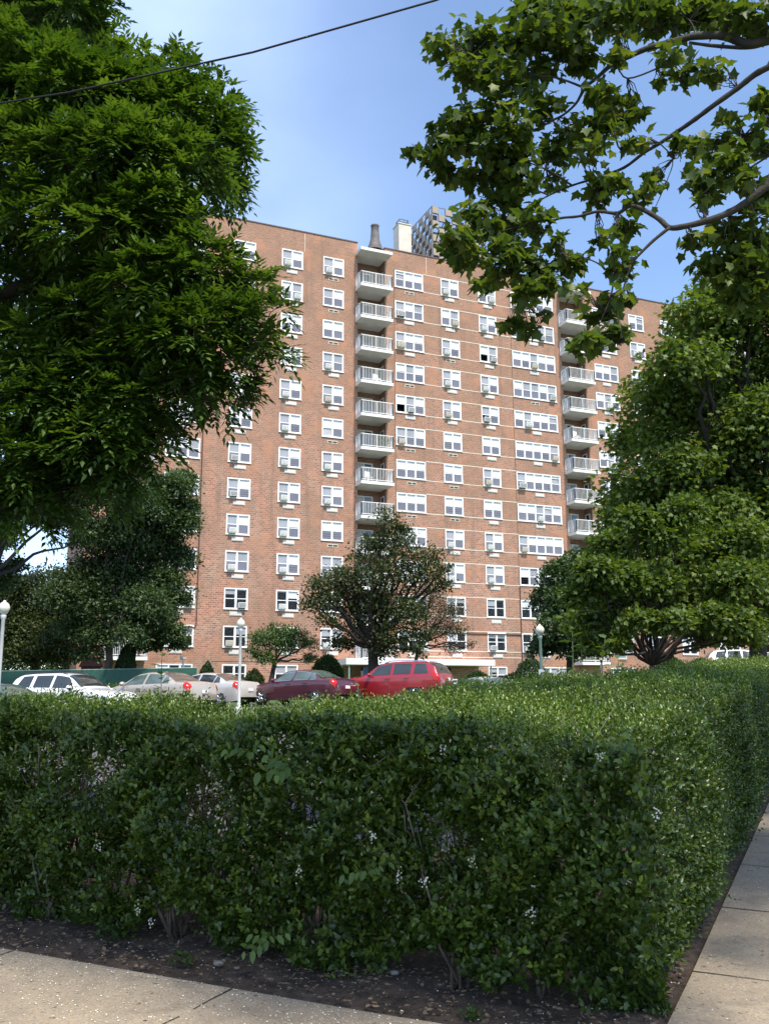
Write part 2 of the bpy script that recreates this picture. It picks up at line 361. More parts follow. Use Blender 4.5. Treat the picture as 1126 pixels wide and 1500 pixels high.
def crown_points(blobs, n, cl, spread, shell=.75, thin=.0):
    """blobs: (centre, radius[, density]); returns positions, outward directions, cluster tint; leaves gathered in clusters."""
    w = np.array([b[1] ** 2 * (b[2] if len(b) > 2 else 1) for b in blobs]); w = w / w.sum()
    nc = max(1, n // cl); bi = rng.choice(len(blobs), nc, p=w)
    C = np.array([tuple(b[0]) for b in blobs])[bi]; R = np.array([b[1] for b in blobs])[bi]
    d = rdir(nc); d[:, 2] = np.where(d[:, 2] < -.5, -d[:, 2] * .6, d[:, 2])
    d = unit(d)
    rr = np.where(rng.random(nc) < shell, rng.uniform(.78, 1.08, nc), rng.uniform(.2, .8, nc))
    rr *= 1 + .22 * fbm(C + d * R[:, None], 2.2 / R.mean())
    cc = C + d * (R * rr)[:, None] * np.array([1, 1, .85])
    ci = np.repeat(np.arange(nc), cl)
    P = cc[ci] + rng.normal(size=(len(ci), 3)) * (R[ci] * spread)[:, None] * np.array([1, 1, .6])
    tint = rng.normal(.45, .16, nc)[ci] + rng.normal(0, .10, len(ci))
    return P, d[ci], tint, cc
def leaf_crown(name, blobs, n, size, shape, mat, parent, cl=14, spread=.16, asp=.6, shell=.75, up=.7, droop=.25, tshift=0):
    P, o, t, cc = crown_points(blobs, n, cl, spread, shell)
    k = len(P)
    D = unit(o * .6 + rdir(k) * .9 + np.array([0, 0, -droop]))
    NR = unit(o * .35 + np.array([0, 0, up]) + rdir(k) * .55)
    L = size * rng.uniform(.65, 1.25, k)
    return leaves(name, P, D, NR, L, L * asp, shape, mat, parent, t + tshift), cc

def limb_path(p, q, k=6, sag=.0, jit=.06):
    p, q = Vector(p), Vector(q); L = (q - p).length; pts = []
    for i in range(k + 1):
        t = i / k; v = p.lerp(q, t) + Vector((random.uniform(-1, 1), random.uniform(-1, 1), random.uniform(-1, 1))) * L * jit * (1 if 0 < i < k else 0)
        v.z += sag * L * math.sin(t * math.pi); pts.append(v)
    return pts
def tree(name, label, cat, base, fork, r0, blobs, n, size, shape, leafm, barkm, group=None, cl=14, spread=.16, asp=.6, shell=.75, twigs=0, tshift=0, up=.7, droop=.25, trunk_pts=None, rl=.34, crown_name='crown'):
    base = Vector(base); root = empty(name, base, 0, label, cat, group)
    blobs = [(Vector(b[0]) - base, *b[1:]) for b in blobs]; fork = Vector(fork) - base
    mb = MB()
    tp = [Vector((0, 0, -.2))] + ([Vector(t) - base for t in trunk_pts] if trunk_pts else limb_path((0, 0, .0), fork, 4, 0, .03))
    if (tp[-1] - fork).length > .01: tp.append(fork)
    nn = len(tp); mb.tube(tp, [r0 * 1.25] + [r0 * (1 - .35 * i / (nn - 1)) for i in range(1, nn)], 12)
    for b in blobs:
        c = Vector(b[0]); p = limb_path(fork if (c - fork).length > .1 else Vector((0, 0, 0)), c, 6, .05, .05)
        mb.tube(p, [r0 * rl * (1 - .75 * i / 6) + .006 for i in range(7)], 7)
        for _ in range(twigs):
            e = c + Vector(rdir(1)[0]) * b[1] * .95; s = p[random.choice((3, 4, 5, 6))]
            q = limb_path(s, e, 4, .04, .08); mb.tube(q, [r0 * rl * .22 * (1 - .8 * i / 4) + .004 for i in range(5)], 5)
    mb.build('trunk', barkm, root, True)
    leaf_crown(crown_name, blobs, n, size, shape, leafm, root, cl, spread, asp, shell, up, droop, tshift)
    return root
def B(px, py, d, rpx, *more): return (W(px, py, d), rpx * d / F_PX, *more)

# ------------------------------------------------------------------ the apartment building
FD, FAZ = 71.599, 1.16602231
FH, ZT = 2.75, 35.43                                   # storey height, top of the highest windows
bl = empty('apartment_building', (0, FD, 0), math.pi / 2 - FAZ, 'long red brick apartment block with balconies and white windows behind the parking lot', 'building')
XL, XR, YB, ZB, ZR = -22.6, 62.0, 15.0, -1.6, 37.2
RD = 1.15                                             # depth of the balcony recesses
REC = [(-20.75, -18.35), (-2.30, .14), (17.42, 19.86), (37.2, 39.6), (57, 59.4)]
colsw = {  # name: (x0, x1, sashes)
 'Z': (-17.35, -14.80, 3), 'A': (-12.70, -10.93, 2), 'B': (-8.80, -7.03, 2), 'C': (-5.30, -3.52, 2), 'D': (1.05, 3.67, 3), 'E': (5.35, 7.08, 2),
 'F': (9.01, 10.74, 2), 'G': (12.26, 16.68, 5), 'H': (20.95, 23.55, 3), 'I': (25.10, 26.83, 2), 'J': (28.86, 30.6, 2), 'K': (33.0, 35.6, 3), 'L': (41, 43.6, 3), 'Mm': (45.5, 47.2, 2), 'N': (49.5, 51.2, 2), 'O': (53.4, 55.1, 2)}
data = {  # per row: place of the air conditioner (sash number or -), then the cover below (w white, g dark grille, - none)
 'Z': '-w -w 0w -w -w -w -g -w 1w -g 2w -w --', 'A': '0g -w -w 0w -w -w 0w 0w 0w 0w 1w 0w --', 'B': '0w 1w -w -w 0w 0w 0w 0w 0w 0w 0w -w --', 'C': '0g -g -g 0w 0w -g 0w 0w -g 0g -w 0w --',
 'D': '-g 0w 0w -g 1w 0g -g -g -w 1w -w 2w xx', 'E': '0w 1w 0g 0w 0w -g -g -g 0w 0w -w 0w xx', 'F': '1w 0w 1w 0w 0w -w 0w -w 0w 0w -w 0w --', 'G': '0w 3w 2w 4g 1w 4w 0w 2w 0w -g -w 0w --',
 'H': '-g -w -w 1w -g 1w 0g 1w -w 0w -w 1w --', 'I': '-- 0w -w -w 0w -w 1w -w 0w -w 0w -w --', 'J': '-w 0w -w 1w -w 0w -w 0w -w -w 0w -w --', 'K': '-w 0w -g -w 1w -w 0w -w -w -w 0w -w --'}
def zrow(r): return ZT - FH * r
WH = 1.52
wins = []
for c, (x0, x1, k) in colsw.items():
    dd = data.get(c, '-w ' * 12 + '--').split()
    for r in range(13):
        if dd[r] == 'xx': continue
        zt = zrow(r); zb = zt - (WH if r < 12 else 1.3)
        wins.append((c, r, x0, x1, zb, zt, k, dd[r]))
ENT = (-2.0, 5.6, 0.0, 2.3)
holes = [(w[2], w[3], w[4], w[5]) for w in wins] + [(a, b_, 2.87, 99) for a, b_ in REC] + [ENT]
xs = sorted(set([XL, XR] + [h[0] for h in holes] + [h[1] for h in holes])); zs = sorted(set([ZB, ZR] + [h[2] for h in holes if h[2] > ZB] + [h[3] for h in holes if h[3] < ZR]))
mb = MB()
for i in range(len(xs) - 1):
    for j in range(len(zs) - 1):
        cx, cz = (xs[i] + xs[i + 1]) / 2, (zs[j] + zs[j + 1]) / 2
        if any(h[0] < cx < h[1] and h[2] < cz < h[3] for h in holes): continue
        mb.quad((xs[i], 0, zs[j]), (xs[i + 1], 0, zs[j]), (xs[i + 1], 0, zs[j + 1]), (xs[i], 0, zs[j + 1]))
for h in holes[:len(wins)]:                            # reveals
    a, b_, c, d = h; t = .16
    mb.quad((a, 0, c), (a, 0, d), (a, t, d), (a, t, c)); mb.quad((b_, 0, c), (b_, t, c), (b_, t, d), (b_, 0, d))
    mb.quad((a, 0, d), (b_, 0, d), (b_, t, d), (a, t, d)); mb.quad((a, 0, c), (a, t, c), (b_, t, c), (b_, 0, c))
# ends, back, parapet inner face
mb.quad((XL, 0, ZB), (XL, 0, ZR), (XL, YB, ZR), (XL, YB, ZB)); mb.quad((XR, 0, ZB), (XR, YB, ZB), (XR, YB, ZR), (XR, 0, ZR))
mb.quad((XL, YB, ZB), (XL, YB, ZR), (XR, YB, ZR), (XR, YB, ZB))
seg = [XL]
for a, b_ in REC: seg += [a, b_]
seg.append(XR)
for i in range(0, len(seg), 2):
    a, b_ = seg[i], seg[i + 1]; mb.quad((a, .3, ZR - .9), (b_, .3, ZR - .9), (b_, .3, ZR), (a, .3, ZR)); mb.quad((a, 0, ZR), (b_, 0, ZR), (b_, .3, ZR), (a, .3, ZR))
mb.build('wall', M['brick'], bl)
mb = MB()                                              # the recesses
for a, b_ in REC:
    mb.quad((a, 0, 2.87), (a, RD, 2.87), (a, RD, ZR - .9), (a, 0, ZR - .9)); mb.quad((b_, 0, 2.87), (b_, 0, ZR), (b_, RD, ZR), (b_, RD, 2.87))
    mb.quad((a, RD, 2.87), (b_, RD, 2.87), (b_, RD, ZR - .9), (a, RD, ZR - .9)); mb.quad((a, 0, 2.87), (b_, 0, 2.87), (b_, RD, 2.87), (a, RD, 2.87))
mb.build('recess_wall', M['brickshade'], bl)
mb = MB(); mb.quad((XL, .3, ZR - .9), (XR, .3, ZR - .9), (XR, YB, ZR - .9), (XL, YB, ZR - .9)); mb.build('roof', M['roof'], bl)
mb = MB()
for i in range(0, len(seg), 2): mb.box(seg[i] - .03, seg[i + 1] + .03, -.05, .36, ZR + .002, ZR + .09)
mb.build('coping', M['coping'], bl)
mb = MB()                                              # dark sheets behind the glass, unlit room shade put into their colour
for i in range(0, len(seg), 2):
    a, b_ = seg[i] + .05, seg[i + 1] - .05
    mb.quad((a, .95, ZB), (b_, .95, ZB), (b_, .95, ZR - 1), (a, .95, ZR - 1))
mb.build('room_backdrop', M['room'], bl)
# entrance under the canopy
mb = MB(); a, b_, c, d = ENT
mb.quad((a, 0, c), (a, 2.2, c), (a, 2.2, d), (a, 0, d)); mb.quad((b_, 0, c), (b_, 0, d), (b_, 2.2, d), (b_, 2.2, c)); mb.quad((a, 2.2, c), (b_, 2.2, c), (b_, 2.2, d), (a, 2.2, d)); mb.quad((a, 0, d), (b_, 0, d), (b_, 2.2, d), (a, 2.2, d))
mb.build('entrance_recess', M['brickshade'], bl)
mb = MB()
for k in range(4): mb.box(a + .6 + k * 1.5, a + 1.9 + k * 1.5, 2.12, 2.16, c, d - .2); 
ed = mb.build('entrance_door', M['carglass'], bl)
mb = MB(); mb.box(-4.2, 8.15, -2.6, -.01, 2.42, 2.86); mb.build('entrance_canopy', M['canopy'], bl)
mb = MB()
for x in (-3.9, 2.0, 7.9): MB().tube([(x, -2.4, -1.2), (x, -2.4, 2.42)], .06, 10).build('canopy_post', M['greenpost'], bl)
mb = MB(); mb.box(-2.6, -.3, -1.9, -1.86, .9, 2.25); mb.build('entrance_banner', M['bluet'], bl)
# thin relieving lines, joints and pipes on the wall
mb = MB()
for r in range(13):
    zt, zb = zrow(r), zrow(r) - WH
    gaps = [(w[2], w[3]) for w in wins if w[1] == r and w[0] in 'DEF']
    for z in ((zt + .02, zb - .07) if r < 12 else (zt + .7,)):
        x = 3.67 if r < 12 else 5.7
        mb.box(3.7, 12.24, -.012, .03, z, z + .06)
mb.build('lintel_line', M['joint'], bl)
mb = MB()
for x, z0, z1 in ((-6.9, 35.55, 37.1), (4.0, 35.6, 37.1)): MB().box(x, x + .035, -.008, .02, z0, z1).build('parapet_joint', M['joint'], bl)
mb = MB()
for x in (.98, 12.18, -14.66):
    mb.box(x, x + .035, -.01, .02, 5.2 if x < 0 else .4, 35.5)
mb.tube([(-14.64, -.06, 20), (-14.64, -.06, 5.2), (-14.75, -.06, 5.0), (-19.5, -.06, 5.0)], .04, 6)
mb.tube([(12.2, -.06, 9), (12.2, -.06, .4)], .04, 6); mb.tube([(4.8, -.06, 5.05), (12.2, -.06, 5.05)], .045, 6); mb.box(-13.5, -3.5, -.012, .02, 2.62, 2.66)
mb.build('wall_pipe', M['pipe'], bl)

# windows
def frame_mesh(w, h, k):
    mb = MB(); f = .085; y0, y1 = -.035, .10
    mb.box(0, w, y0, y1, 0, f); mb.box(0, w, y0, y1, h - f, h); mb.box(0, f, y0, y1, f, h - f); mb.box(w - f, w, y0, y1, f, h - f)
    sw = (w - 2 * f) / k
    for i in range(1, k): mb.box(f + i * sw - .05, f + i * sw + .05, y0 + .01, y1, f, h - f)
    for i in range(k):
        a = f + i * sw + (.05 if i else 0); b_ = f + (i + 1) * sw - (.05 if i < k - 1 else 0)
        mb.box(a, b_, .03, .075, h * .5 - .025, h * .5 + .025)
        mb.box(a, a + .03, .03, .075, f, h - f); mb.box(b_ - .03, b_, .03, .075, f, h - f)
    mb.box(-.03, w + .03, -.075, -.036, -.05, .01)
    return mb.mesh('window', M['white'])
fcache = {}
def sashes(w, h, k):
    f = .085; sw = (w - 2 * f) / k
    return [(f + i * sw + (.05 if i else 0) + .03, f + (i + 1) * sw - (.05 if i < k - 1 else 0) - .03) for i in range(k)]
def ac_mesh(kind):
    mb = MB(); w, h, d = .56, .38, .42
    mb.box(-w / 2, w / 2, -d + .1, .12, 0, h, 0)
    mb.box(-w / 2 + .04, w / 2 - .04, -d + .088, -d + .099, .05, h - .04, 1)
    for i in range(6): mb.box(-w / 2 + .05, w / 2 - .05, -d + .075, -d + .087, .07 + i * .05, .085 + i * .05, 0)
    for i in range(3): mb.box(-w / 2 - .008, -w / 2 - .001, -d + .16, -.1, .16 + i * .07, .19 + i * .07, 1)
    mb.box(-w / 2 + .05, w / 2 - .05, -d + .15, -.04, -.05, -.002, 1)
    return mb.mesh('air_conditioner', [{'w': M['acw'], 'b': M['acb'], 'd': M['acw']}[kind], {'w': M['sleeve'], 'b': M['acb'], 'd': M['acd']}[kind]])
acm = {k: ac_mesh(k) for k in 'wbd'}
mb = MB(); mb.box(-.45, .45, -.05, .01, 0, .29); mb.box(-.41, .41, -.065, -.051, .04, .25); sleeve_w = mb.mesh('vent_cover', M['sleeve'])
mb = MB(); mb.box(-.43, .43, -.025, .01, 0, .24, 0)
for s in (-1, 1):
    a = -.38 if s < 0 else .03; mb.box(a, a + .35, -.035, -.026, .05, .19, 1)
sleeve_g = mb.mesh('vent_cover', [M['joint'], M['grille']])
wins.sort(key=lambda w: (w[0] in ('L', 'Mm', 'N', 'O', 'K'), w[1]))
R = random.Random(11)
rest = MB(); nwin = 0
for c, r, x0, x1, zb, zt, k, dd in wins:
    w, h = x1 - x0, zt - zb
    nwin += 1
    key = (round(w, 2), round(h, 2), k)
    if key not in fcache: fcache[key] = frame_mesh(w, h, k)
    if c in ('L', 'Mm', 'N', 'O') or (c == 'J' and r > 6) or (c == 'K' and r > 4) or (c == 'Z' and r < 3):
        me = fcache[key]; rest.add([(v.co.x + x0, v.co.y, v.co.z + zb) for v in me.vertices], [tuple(p.vertices) for p in me.polygons], 0)
        for a, b_ in sashes(w, h, k):
            rest.quad((x0 + a, .05, zb + .08), (x0 + b_, .05, zb + .08), (x0 + b_, .05, zt - .08), (x0 + a, .05, zt - .08), 1)
            rest.quad((x0 + a, .14, zb + h * .5), (x0 + b_, .14, zb + h * .5), (x0 + b_, .14, zt - .08), (x0 + a, .14, zt - .08), 2)
        continue
    wo_ = link('window', fcache[key], bl); wo_.location = (x0, 0, zb)
    ss = sashes(w, h, k); mid = h * .5
    pm = MB(); bm = MB()
    low = r >= 10
    opened = R.random() < .10
    aci = int(dd[0]) if dd[0].isdigit() else -1
    full = R.random()
    for i, (a, b_) in enumerate(ss):
        pm.quad((a, .034, mid + .02), (b_, .034, mid + .02), (b_, .034, h - .09), (a, .034, h - .09), 0)
        if opened and i == 0 and not low: pass
        else: pm.quad((a, .045, .09), (b_, .045, .09), (b_, .045, mid - .02), (a, .045, mid - .02), 1 if not low else 0)
        if R.random() < .45 and not low:               # sash bar lines of a guard
            for q in range(3): pm.quad((a, .040, .15 + q * .17), (b_, .040, .15 + q * .17), (b_, .040, .175 + q * .17), (a, .040, .175 + q * .17), 2)
        drop = mid + R.uniform(-.10, .08); mi = 0
        if low: drop = h - R.choice((.15, .45, .6, h * .5)); mi = R.choice((0, 1, 1))
        elif i == aci: drop = mid + .02; mi = 1
        elif R.random() < .12: mi = 1
        elif R.random() < .05: drop = h - .3
        bm.quad((a, .050 if drop > mid else .078, drop), (b_, .050 if drop > mid else .078, drop), (b_, .050, h - .086), (a, .050, h - .086), mi)
        if not low and (R.random() < .45 or full < .25): bm.quad((a, .10, .1), (b_, .10, .1), (b_, .10, drop - .01), (a, .10, drop - .01), 1)
    pm.build('pane', [M['glass'], M['screen'], M['grille']], wo_); bm.build('blind', [M['blind'], M['curtain']], wo_)
    if aci >= 0:
        kind = R.choice('wwwbd') if (c, r) != ('D', 4) else 'd'
        o = link('air_conditioner', acm[kind], wo_); a, b_ = ss[min(aci, k - 1)]
        o.location = ((a + b_) / 2, 0, .09)
        if k > 2 and R.random() < .5: o.scale = (1.25, 1.1, 1.1)
    if dd[1] in 'wg' and r < 12:
        o = link('vent_cover', sleeve_w if dd[1] == 'w' else sleeve_g, wo_); o.location = (w / 2 + R.uniform(-.04, .06), 0, -.50 + R.uniform(-.02, .02))
tag(rest.build('distant_windows', [M['white'], M['glass'], M['blind']], bl), 'white windows of the far right wing, mostly behind the trees', kind='stuff')

# balconies
P_OUT = 1.28
def slab_mesh(w, roof=False):
    mb = MB(); t = .24
    mb.box(-.2, w + .2, -P_OUT, -.012, 0, t, 1); mb.box(-.17, w + .17, -P_OUT + .03, -.02, -.004, -.001, 0); mb.box(.01, w - .01, -.012, RD - .01, 0, t, 0)
    return mb.mesh('balcony', [M['concrete'], M['slabedge']])
def rail_mesh(w):
    mb = MB(); x0, x1, y0 = -.15, w + .15, -P_OUT + .07; t = .03; z0, z1 = .30, 1.32
    for (a, b_) in (((x0, y0), (x1, y0)), ((x0, y0), (x0, -.02)), ((x1, y0), (x1, -.02))):
        xa, xb = sorted((a[0], b_[0])); ya, yb = sorted((a[1], b_[1]))
        mb.box(xa - t, xb + t, ya - t, yb + t, z1 - .06, z1); mb.box(xa - t * .7, xb + t * .7, ya - t * .7, yb + t * .7, z0 + .04, z0 + .09)
        L = max(xb - xa, yb - ya); n = int(L / .125)
        for i in range(n + 1):
            x = xa + (xb - xa) * i / n; y = ya + (yb - ya) * i / n; s = .012 if 0 < i < n and i != n // 2 else .032
            mb.box(x - s, x + s, y - s, y + s, (z0 if s < .02 else .24), z1 - .061)
    return mb.mesh('railing', M['rail'])
def bdoor_mesh(w):
    mb = MB(); x0, x1, y = .18, 1.75, RD - .06; z0, z1 = .25, 2.3
    mb.box(x0, x1, y, y + .05, z1 - .1, z1, 0); mb.box(x0, x0 + .1, y, y + .05, z0, z1 - .1, 0); mb.box(x1 - .1, x1, y, y + .05, z0, z1 - .1, 0); mb.box((x0 + x1) / 2 - .05, (x0 + x1) / 2 + .05, y, y + .05, z0, z1 - .1, 0)
    mb.quad((x0, y + .03, z0), (x1, y + .03, z0), (x1, y + .03, z1), (x0, y + .03, z1), 1)
    mb.quad((x0 + .1, y + .025, z0 + .9), (x0 + .7, y + .025, z0 + .9), (x0 + .7, y + .025, z1 - .12), (x0 + .1, y + .025, z1 - .12), 2)
    xs_ = w - .03                                       # the small window in the side wall
    mb.box(xs_ - .02, xs_ + .02, .25, .33, 1.0, 2.25, 0); mb.box(xs_ - .02, xs_ + .02, .85, .93, 1.0, 2.25, 0); mb.box(xs_ - .02, xs_ + .02, .33, .85, 2.17, 2.25, 0); mb.box(xs_ - .02, xs_ + .02, .33, .85, 1.0, 1.07, 0)
    mb.quad((xs_ + .01, .33, 1.07), (xs_ + .01, .85, 1.07), (xs_ + .01, .85, 2.17), (xs_ + .01, .33, 2.17), 1)
    return mb.mesh('balcony_door', [M['door'], M['carglass'], M['curtain']])
sm, rm, dm = slab_mesh(2.42), rail_mesh(2.42), bdoor_mesh(2.42)
for i, (a, b_) in enumerate(REC[:4]):
    for r in range(-1, 12):
        z = zrow(r) - 2.33 - .24
        if r == -1: z = ZR - 1.17
        o = link('balcony' if r >= 0 else 'balcony_roof', sm, bl); o.location = (a, 0, z)
        if r >= 0: link('railing', rm, o); link('balcony_door', dm, o)

def on_balcony(col, r, x, y): 
    ang = math.pi / 2 - FAZ; lx, ly = REC[col][0] + x, y; return Vector((lx * math.cos(ang) - ly * math.sin(ang), FD + lx * math.sin(ang) + ly * math.cos(ang), zrow(r) - 2.33))
balcony_plants = [(1, 5, 1.9, -.7, 'green potted plants behind the railing of the sixth balcony down in the middle stack', .55), (1, 8, .5, -.6, 'small potted plant on a lower balcony of the middle stack, above the crabapple', .35), (2, 6, 1.6, -.7, 'potted plant on the seventh balcony down in the right stack', .4)]
balcony_chairs = [(1, 3, 1.5, -.5, 'white chair on the fourth balcony down in the middle stack'), (1, 6, .7, -.6, 'white chair on the seventh balcony down in the middle stack'), (2, 4, .8, -.6, 'white chair on the fifth balcony down in the right stack')]
for col, r_, x, y, lab in balcony_chairs:
    c_ = empty('balcony_chair', on_balcony(col, r_, x, y), .6, lab, 'chair', 'chairs on the balconies')
    MB().box(-.25, .25, -.25, .25, .42, .46).build('seat', M['white'], c_); MB().box(-.25, .25, .22, .26, .46, .95).build('backrest', M['white'], c_)
    for sx in (-.22, .22):
        for sy in (-.22, .22): MB().box(sx - .02, sx + .02, sy - .02, sy + .02, 0, .42).build('leg', M['white'], c_)

# things on the roof
mb = MB(); mb.box(.1, 1.7, 2.4, 4.0, ZR - .9, ZR + .75, 0); mb.build('stack_base', M['cream'], bl)
def onf(px, py, y):                                    # local point on the plane y metres behind the facade
    r = ray(px, py); ca, sa = math.cos(FAZ), math.sin(FAZ); P0 = Vector((-ca * y, FD + sa * y, 0)); n = Vector((ca, -sa, 0))
    X = r * ((P0 @ n if False else P0.dot(n)) / r.dot(n)); q = X - Vector((0, FD, 0)); return q.x * sa + q.y * ca, X.z
tx, tz = onf(549, 330, 3.2); bx_, bz_ = onf(549, 367, 3.2)
mb = MB(); H_ = tz - bz_
mb.lathe([(.70, 0), (.66, .12 * H_), (.55, .22 * H_), (.42, .42 * H_), (.36, .7 * H_), (.34, .93 * H_), (.38, .95 * H_), (.38, H_), (.28, H_), (.28, H_ * .8)], (tx, 3.2, bz_), 24)
mb.build('exhaust_stack', M['stack'], bl, True)
cx, cz = onf(589, 333, 4.5)
mb = MB(); mb.box(cx - .62, cx + .62, 3.9, 5.1, ZR - .9, cz); mb.box(cx - .68, cx + .68, 3.84, 5.16, cz, cz + .08)
ch = mb.build('chimney', M['cream'], bl)
mb = MB()
for sx in (-.42, 0, .42):
    for sy in (4.1, 4.9): mb.box(cx + sx - .03, cx + sx + .03, sy - .03, sy + .03, cz + .08, cz + .55)
for z in (cz + .3, cz + .55):
    mb.box(cx - .45, cx + .45, 4.07, 4.13, z, z + .04); mb.box(cx - .45, cx + .45, 4.87, 4.93, z, z + .04); mb.box(cx - .45, cx - .39, 4.13, 4.87, z, z + .04); mb.box(cx + .39, cx + .45, 4.13, 4.87, z, z + .04)
mb.box(cx - .4, cx + .4, 4.14, 4.86, cz + .08, cz + .22); mb.build('chimney_cage', M['steel'], ch)
sx0, sz1 = onf(632, 301, 6.0); sx1, _ = onf(710, 317, 6.0); nc = 8; cs = (sx1 - sx0) / nc; rows = 13; z0 = sz1 - rows * cs
tk = MB()
for i in range(nc + 1):
    for (x, y) in ((sx0 + i * cs, 6.06), (sx0 + i * cs, 6 + nc * cs - .06), (sx0 + .06, 6 + i * cs), (sx1 - .06, 6 + i * cs)): tk.box(x - .03, x + .03, y - .03, y + .03, z0, sz1)
for j in range(rows + 1):
    z = z0 + j * cs
    for y in (6.06, 6 + nc * cs - .06): tk.box(sx0, sx1, y - .027, y + .027, z - .03, z + .03)
    for x in (sx0 + .06, sx1 - .06): tk.box(x - .027, x + .027, 6.1, 6 + nc * cs - .1, z - .03, z + .03)
for k in range(4):
    a = sx0 + .5 + k * 1.4; tk.tube([(a, 6.4, z0), (a + 1.6, 10.5, sz1 - 1)], .06, 5); tk.tube([(a, 10.8, z0 + 3), (a + 1.2, 6.6, sz1 - .8)], .05, 5)
scr = tk.build('rooftop_screen', M['steel'], bl)
pt = MB(); pd = MB(); RR = random.Random(5)
for j in range(rows):
    z = z0 + j * cs + .03
    for i in range(nc):
        for face in range(4):
            a0, a1 = i * cs + .02, (i + 1) * cs - .02
            on = (i + j + (face in (1, 3))) % 2 == 0
            y0 = 6.0; y1 = 6 + nc * cs
            tgt, off = (pt, 0) if on else (pd, .35)
            if not on and (j >= rows - 1): continue
            hh = z + cs - .06 if on else z + cs * RR.uniform(.3, .95)
            if face == 0: tgt.box(sx0 + a0, sx0 + a1, y0 - .03 + off, y0 + .03 + off, z, hh)
            if face == 1: tgt.box(sx0 - .03 + off, sx0 + .03 + off, y0 + a0, y0 + a1, z, hh)
            if face == 2: tgt.box(sx0 + a0, sx0 + a1, y1 - .03 - off, y1 + .03 - off, z, hh)
            if face == 3: tgt.box(sx1 - .03 - off, sx1 + .03 - off, y0 + a0, y0 + a1, z, hh)
pt.build('checker_panel', M['tan'], scr); pd.build('inner_panel', M['brownp'], scr)
tw = MB(); tw.lathe([(0, 0), (1.5, 0), (1.5, 2.6), (0, 3.0)], ((sx0 + sx1) / 2, 6 + nc * cs / 2, sz1 - 6.2), 20); tw.build('water_tank', M['brownp'], scr)

# ------------------------------------------------------------------ cars
def cspline(xs, ys, x):                                # monotone-ish cubic interpolation
    n = len(xs)
    if x <= xs[0]: return ys[0]
    if x >= xs[-1]: return ys[-1]
    i = max(k for k in range(n) if xs[k] <= x); i = min(i, n - 2)
    d = [(ys[k + 1] - ys[k]) / (xs[k + 1] - xs[k]) for k in range(n - 1)]
    def mm(k):
        if k == 0: return d[0]
        if k == n - 1: return d[-1]
        if d[k - 1] * d[k] <= 0: return 0
        return 2 * d[k - 1] * d[k] / (d[k - 1] + d[k])
    h = xs[i + 1] - xs[i]; t = (x - xs[i]) / h; a, b = mm(i), mm(i + 1)
    return (2 * t ** 3 - 3 * t * t + 1) * ys[i] + (t ** 3 - 2 * t * t + t) * h * a + (-2 * t ** 3 + 3 * t * t) * ys[i + 1] + (t ** 3 - t * t) * h * b
# station: distance from the nose, sill z, belt z, top z, belt half width, top half width
SEDAN = dict(L=4.85, st=[(0, .42, .55, .62, .60, .50), (.10, .28, .62, .70, .76, .66), (.7, .22, .76, .86, .87, .76), (1.3, .2, .90, .985, .90, .77), (1.5, .2, .925, 1.06, .905, .73), (2.15, .2, .94, 1.385, .91, .60), (2.75, .2, .955, 1.45, .91, .585), (3.35, .2, .97, 1.41, .91, .58), (3.75, .2, .985, 1.28, .905, .61), (4.15, .22, 1.0, 1.105, .89, .68), (4.6, .25, .99, 1.07, .86, .70), (4.78, .3, .86, 1.0, .80, .66), (4.85, .42, .62, .72, .70, .60)],
             wind=(1.47, 2.12), rear=(3.42, 4.10), side=[(1.62, 2.62), (2.72, 3.50), (3.55, 3.88)], axles=(.95, 3.85), wr=.33)
SUV = dict(L=5.0, st=[(0, .45, .72, .80, .66, .56), (.10, .3, .86, .94, .84, .74), (.7, .26, 1.0, 1.10, .94, .82), (1.25, .25, 1.08, 1.17, .97, .82), (1.5, .25, 1.10, 1.28, .975, .78), (2.15, .25, 1.13, 1.68, .98, .68), (2.8, .25, 1.15, 1.76, .98, .68), (3.6, .25, 1.17, 1.755, .98, .68), (4.3, .25, 1.19, 1.72, .97, .68), (4.62, .28, 1.19, 1.62, .95, .70), (4.86, .35, 1.14, 1.26, .92, .76), (4.97, .42, .9, 1.0, .88, .76), (5.0, .5, .7, .76, .84, .74)],
           wind=(1.45, 2.12), rear=(4.50, 4.87), side=[(1.66, 2.70), (2.82, 3.62), (3.78, 4.42)], axles=(.95, 3.82), wr=.39)
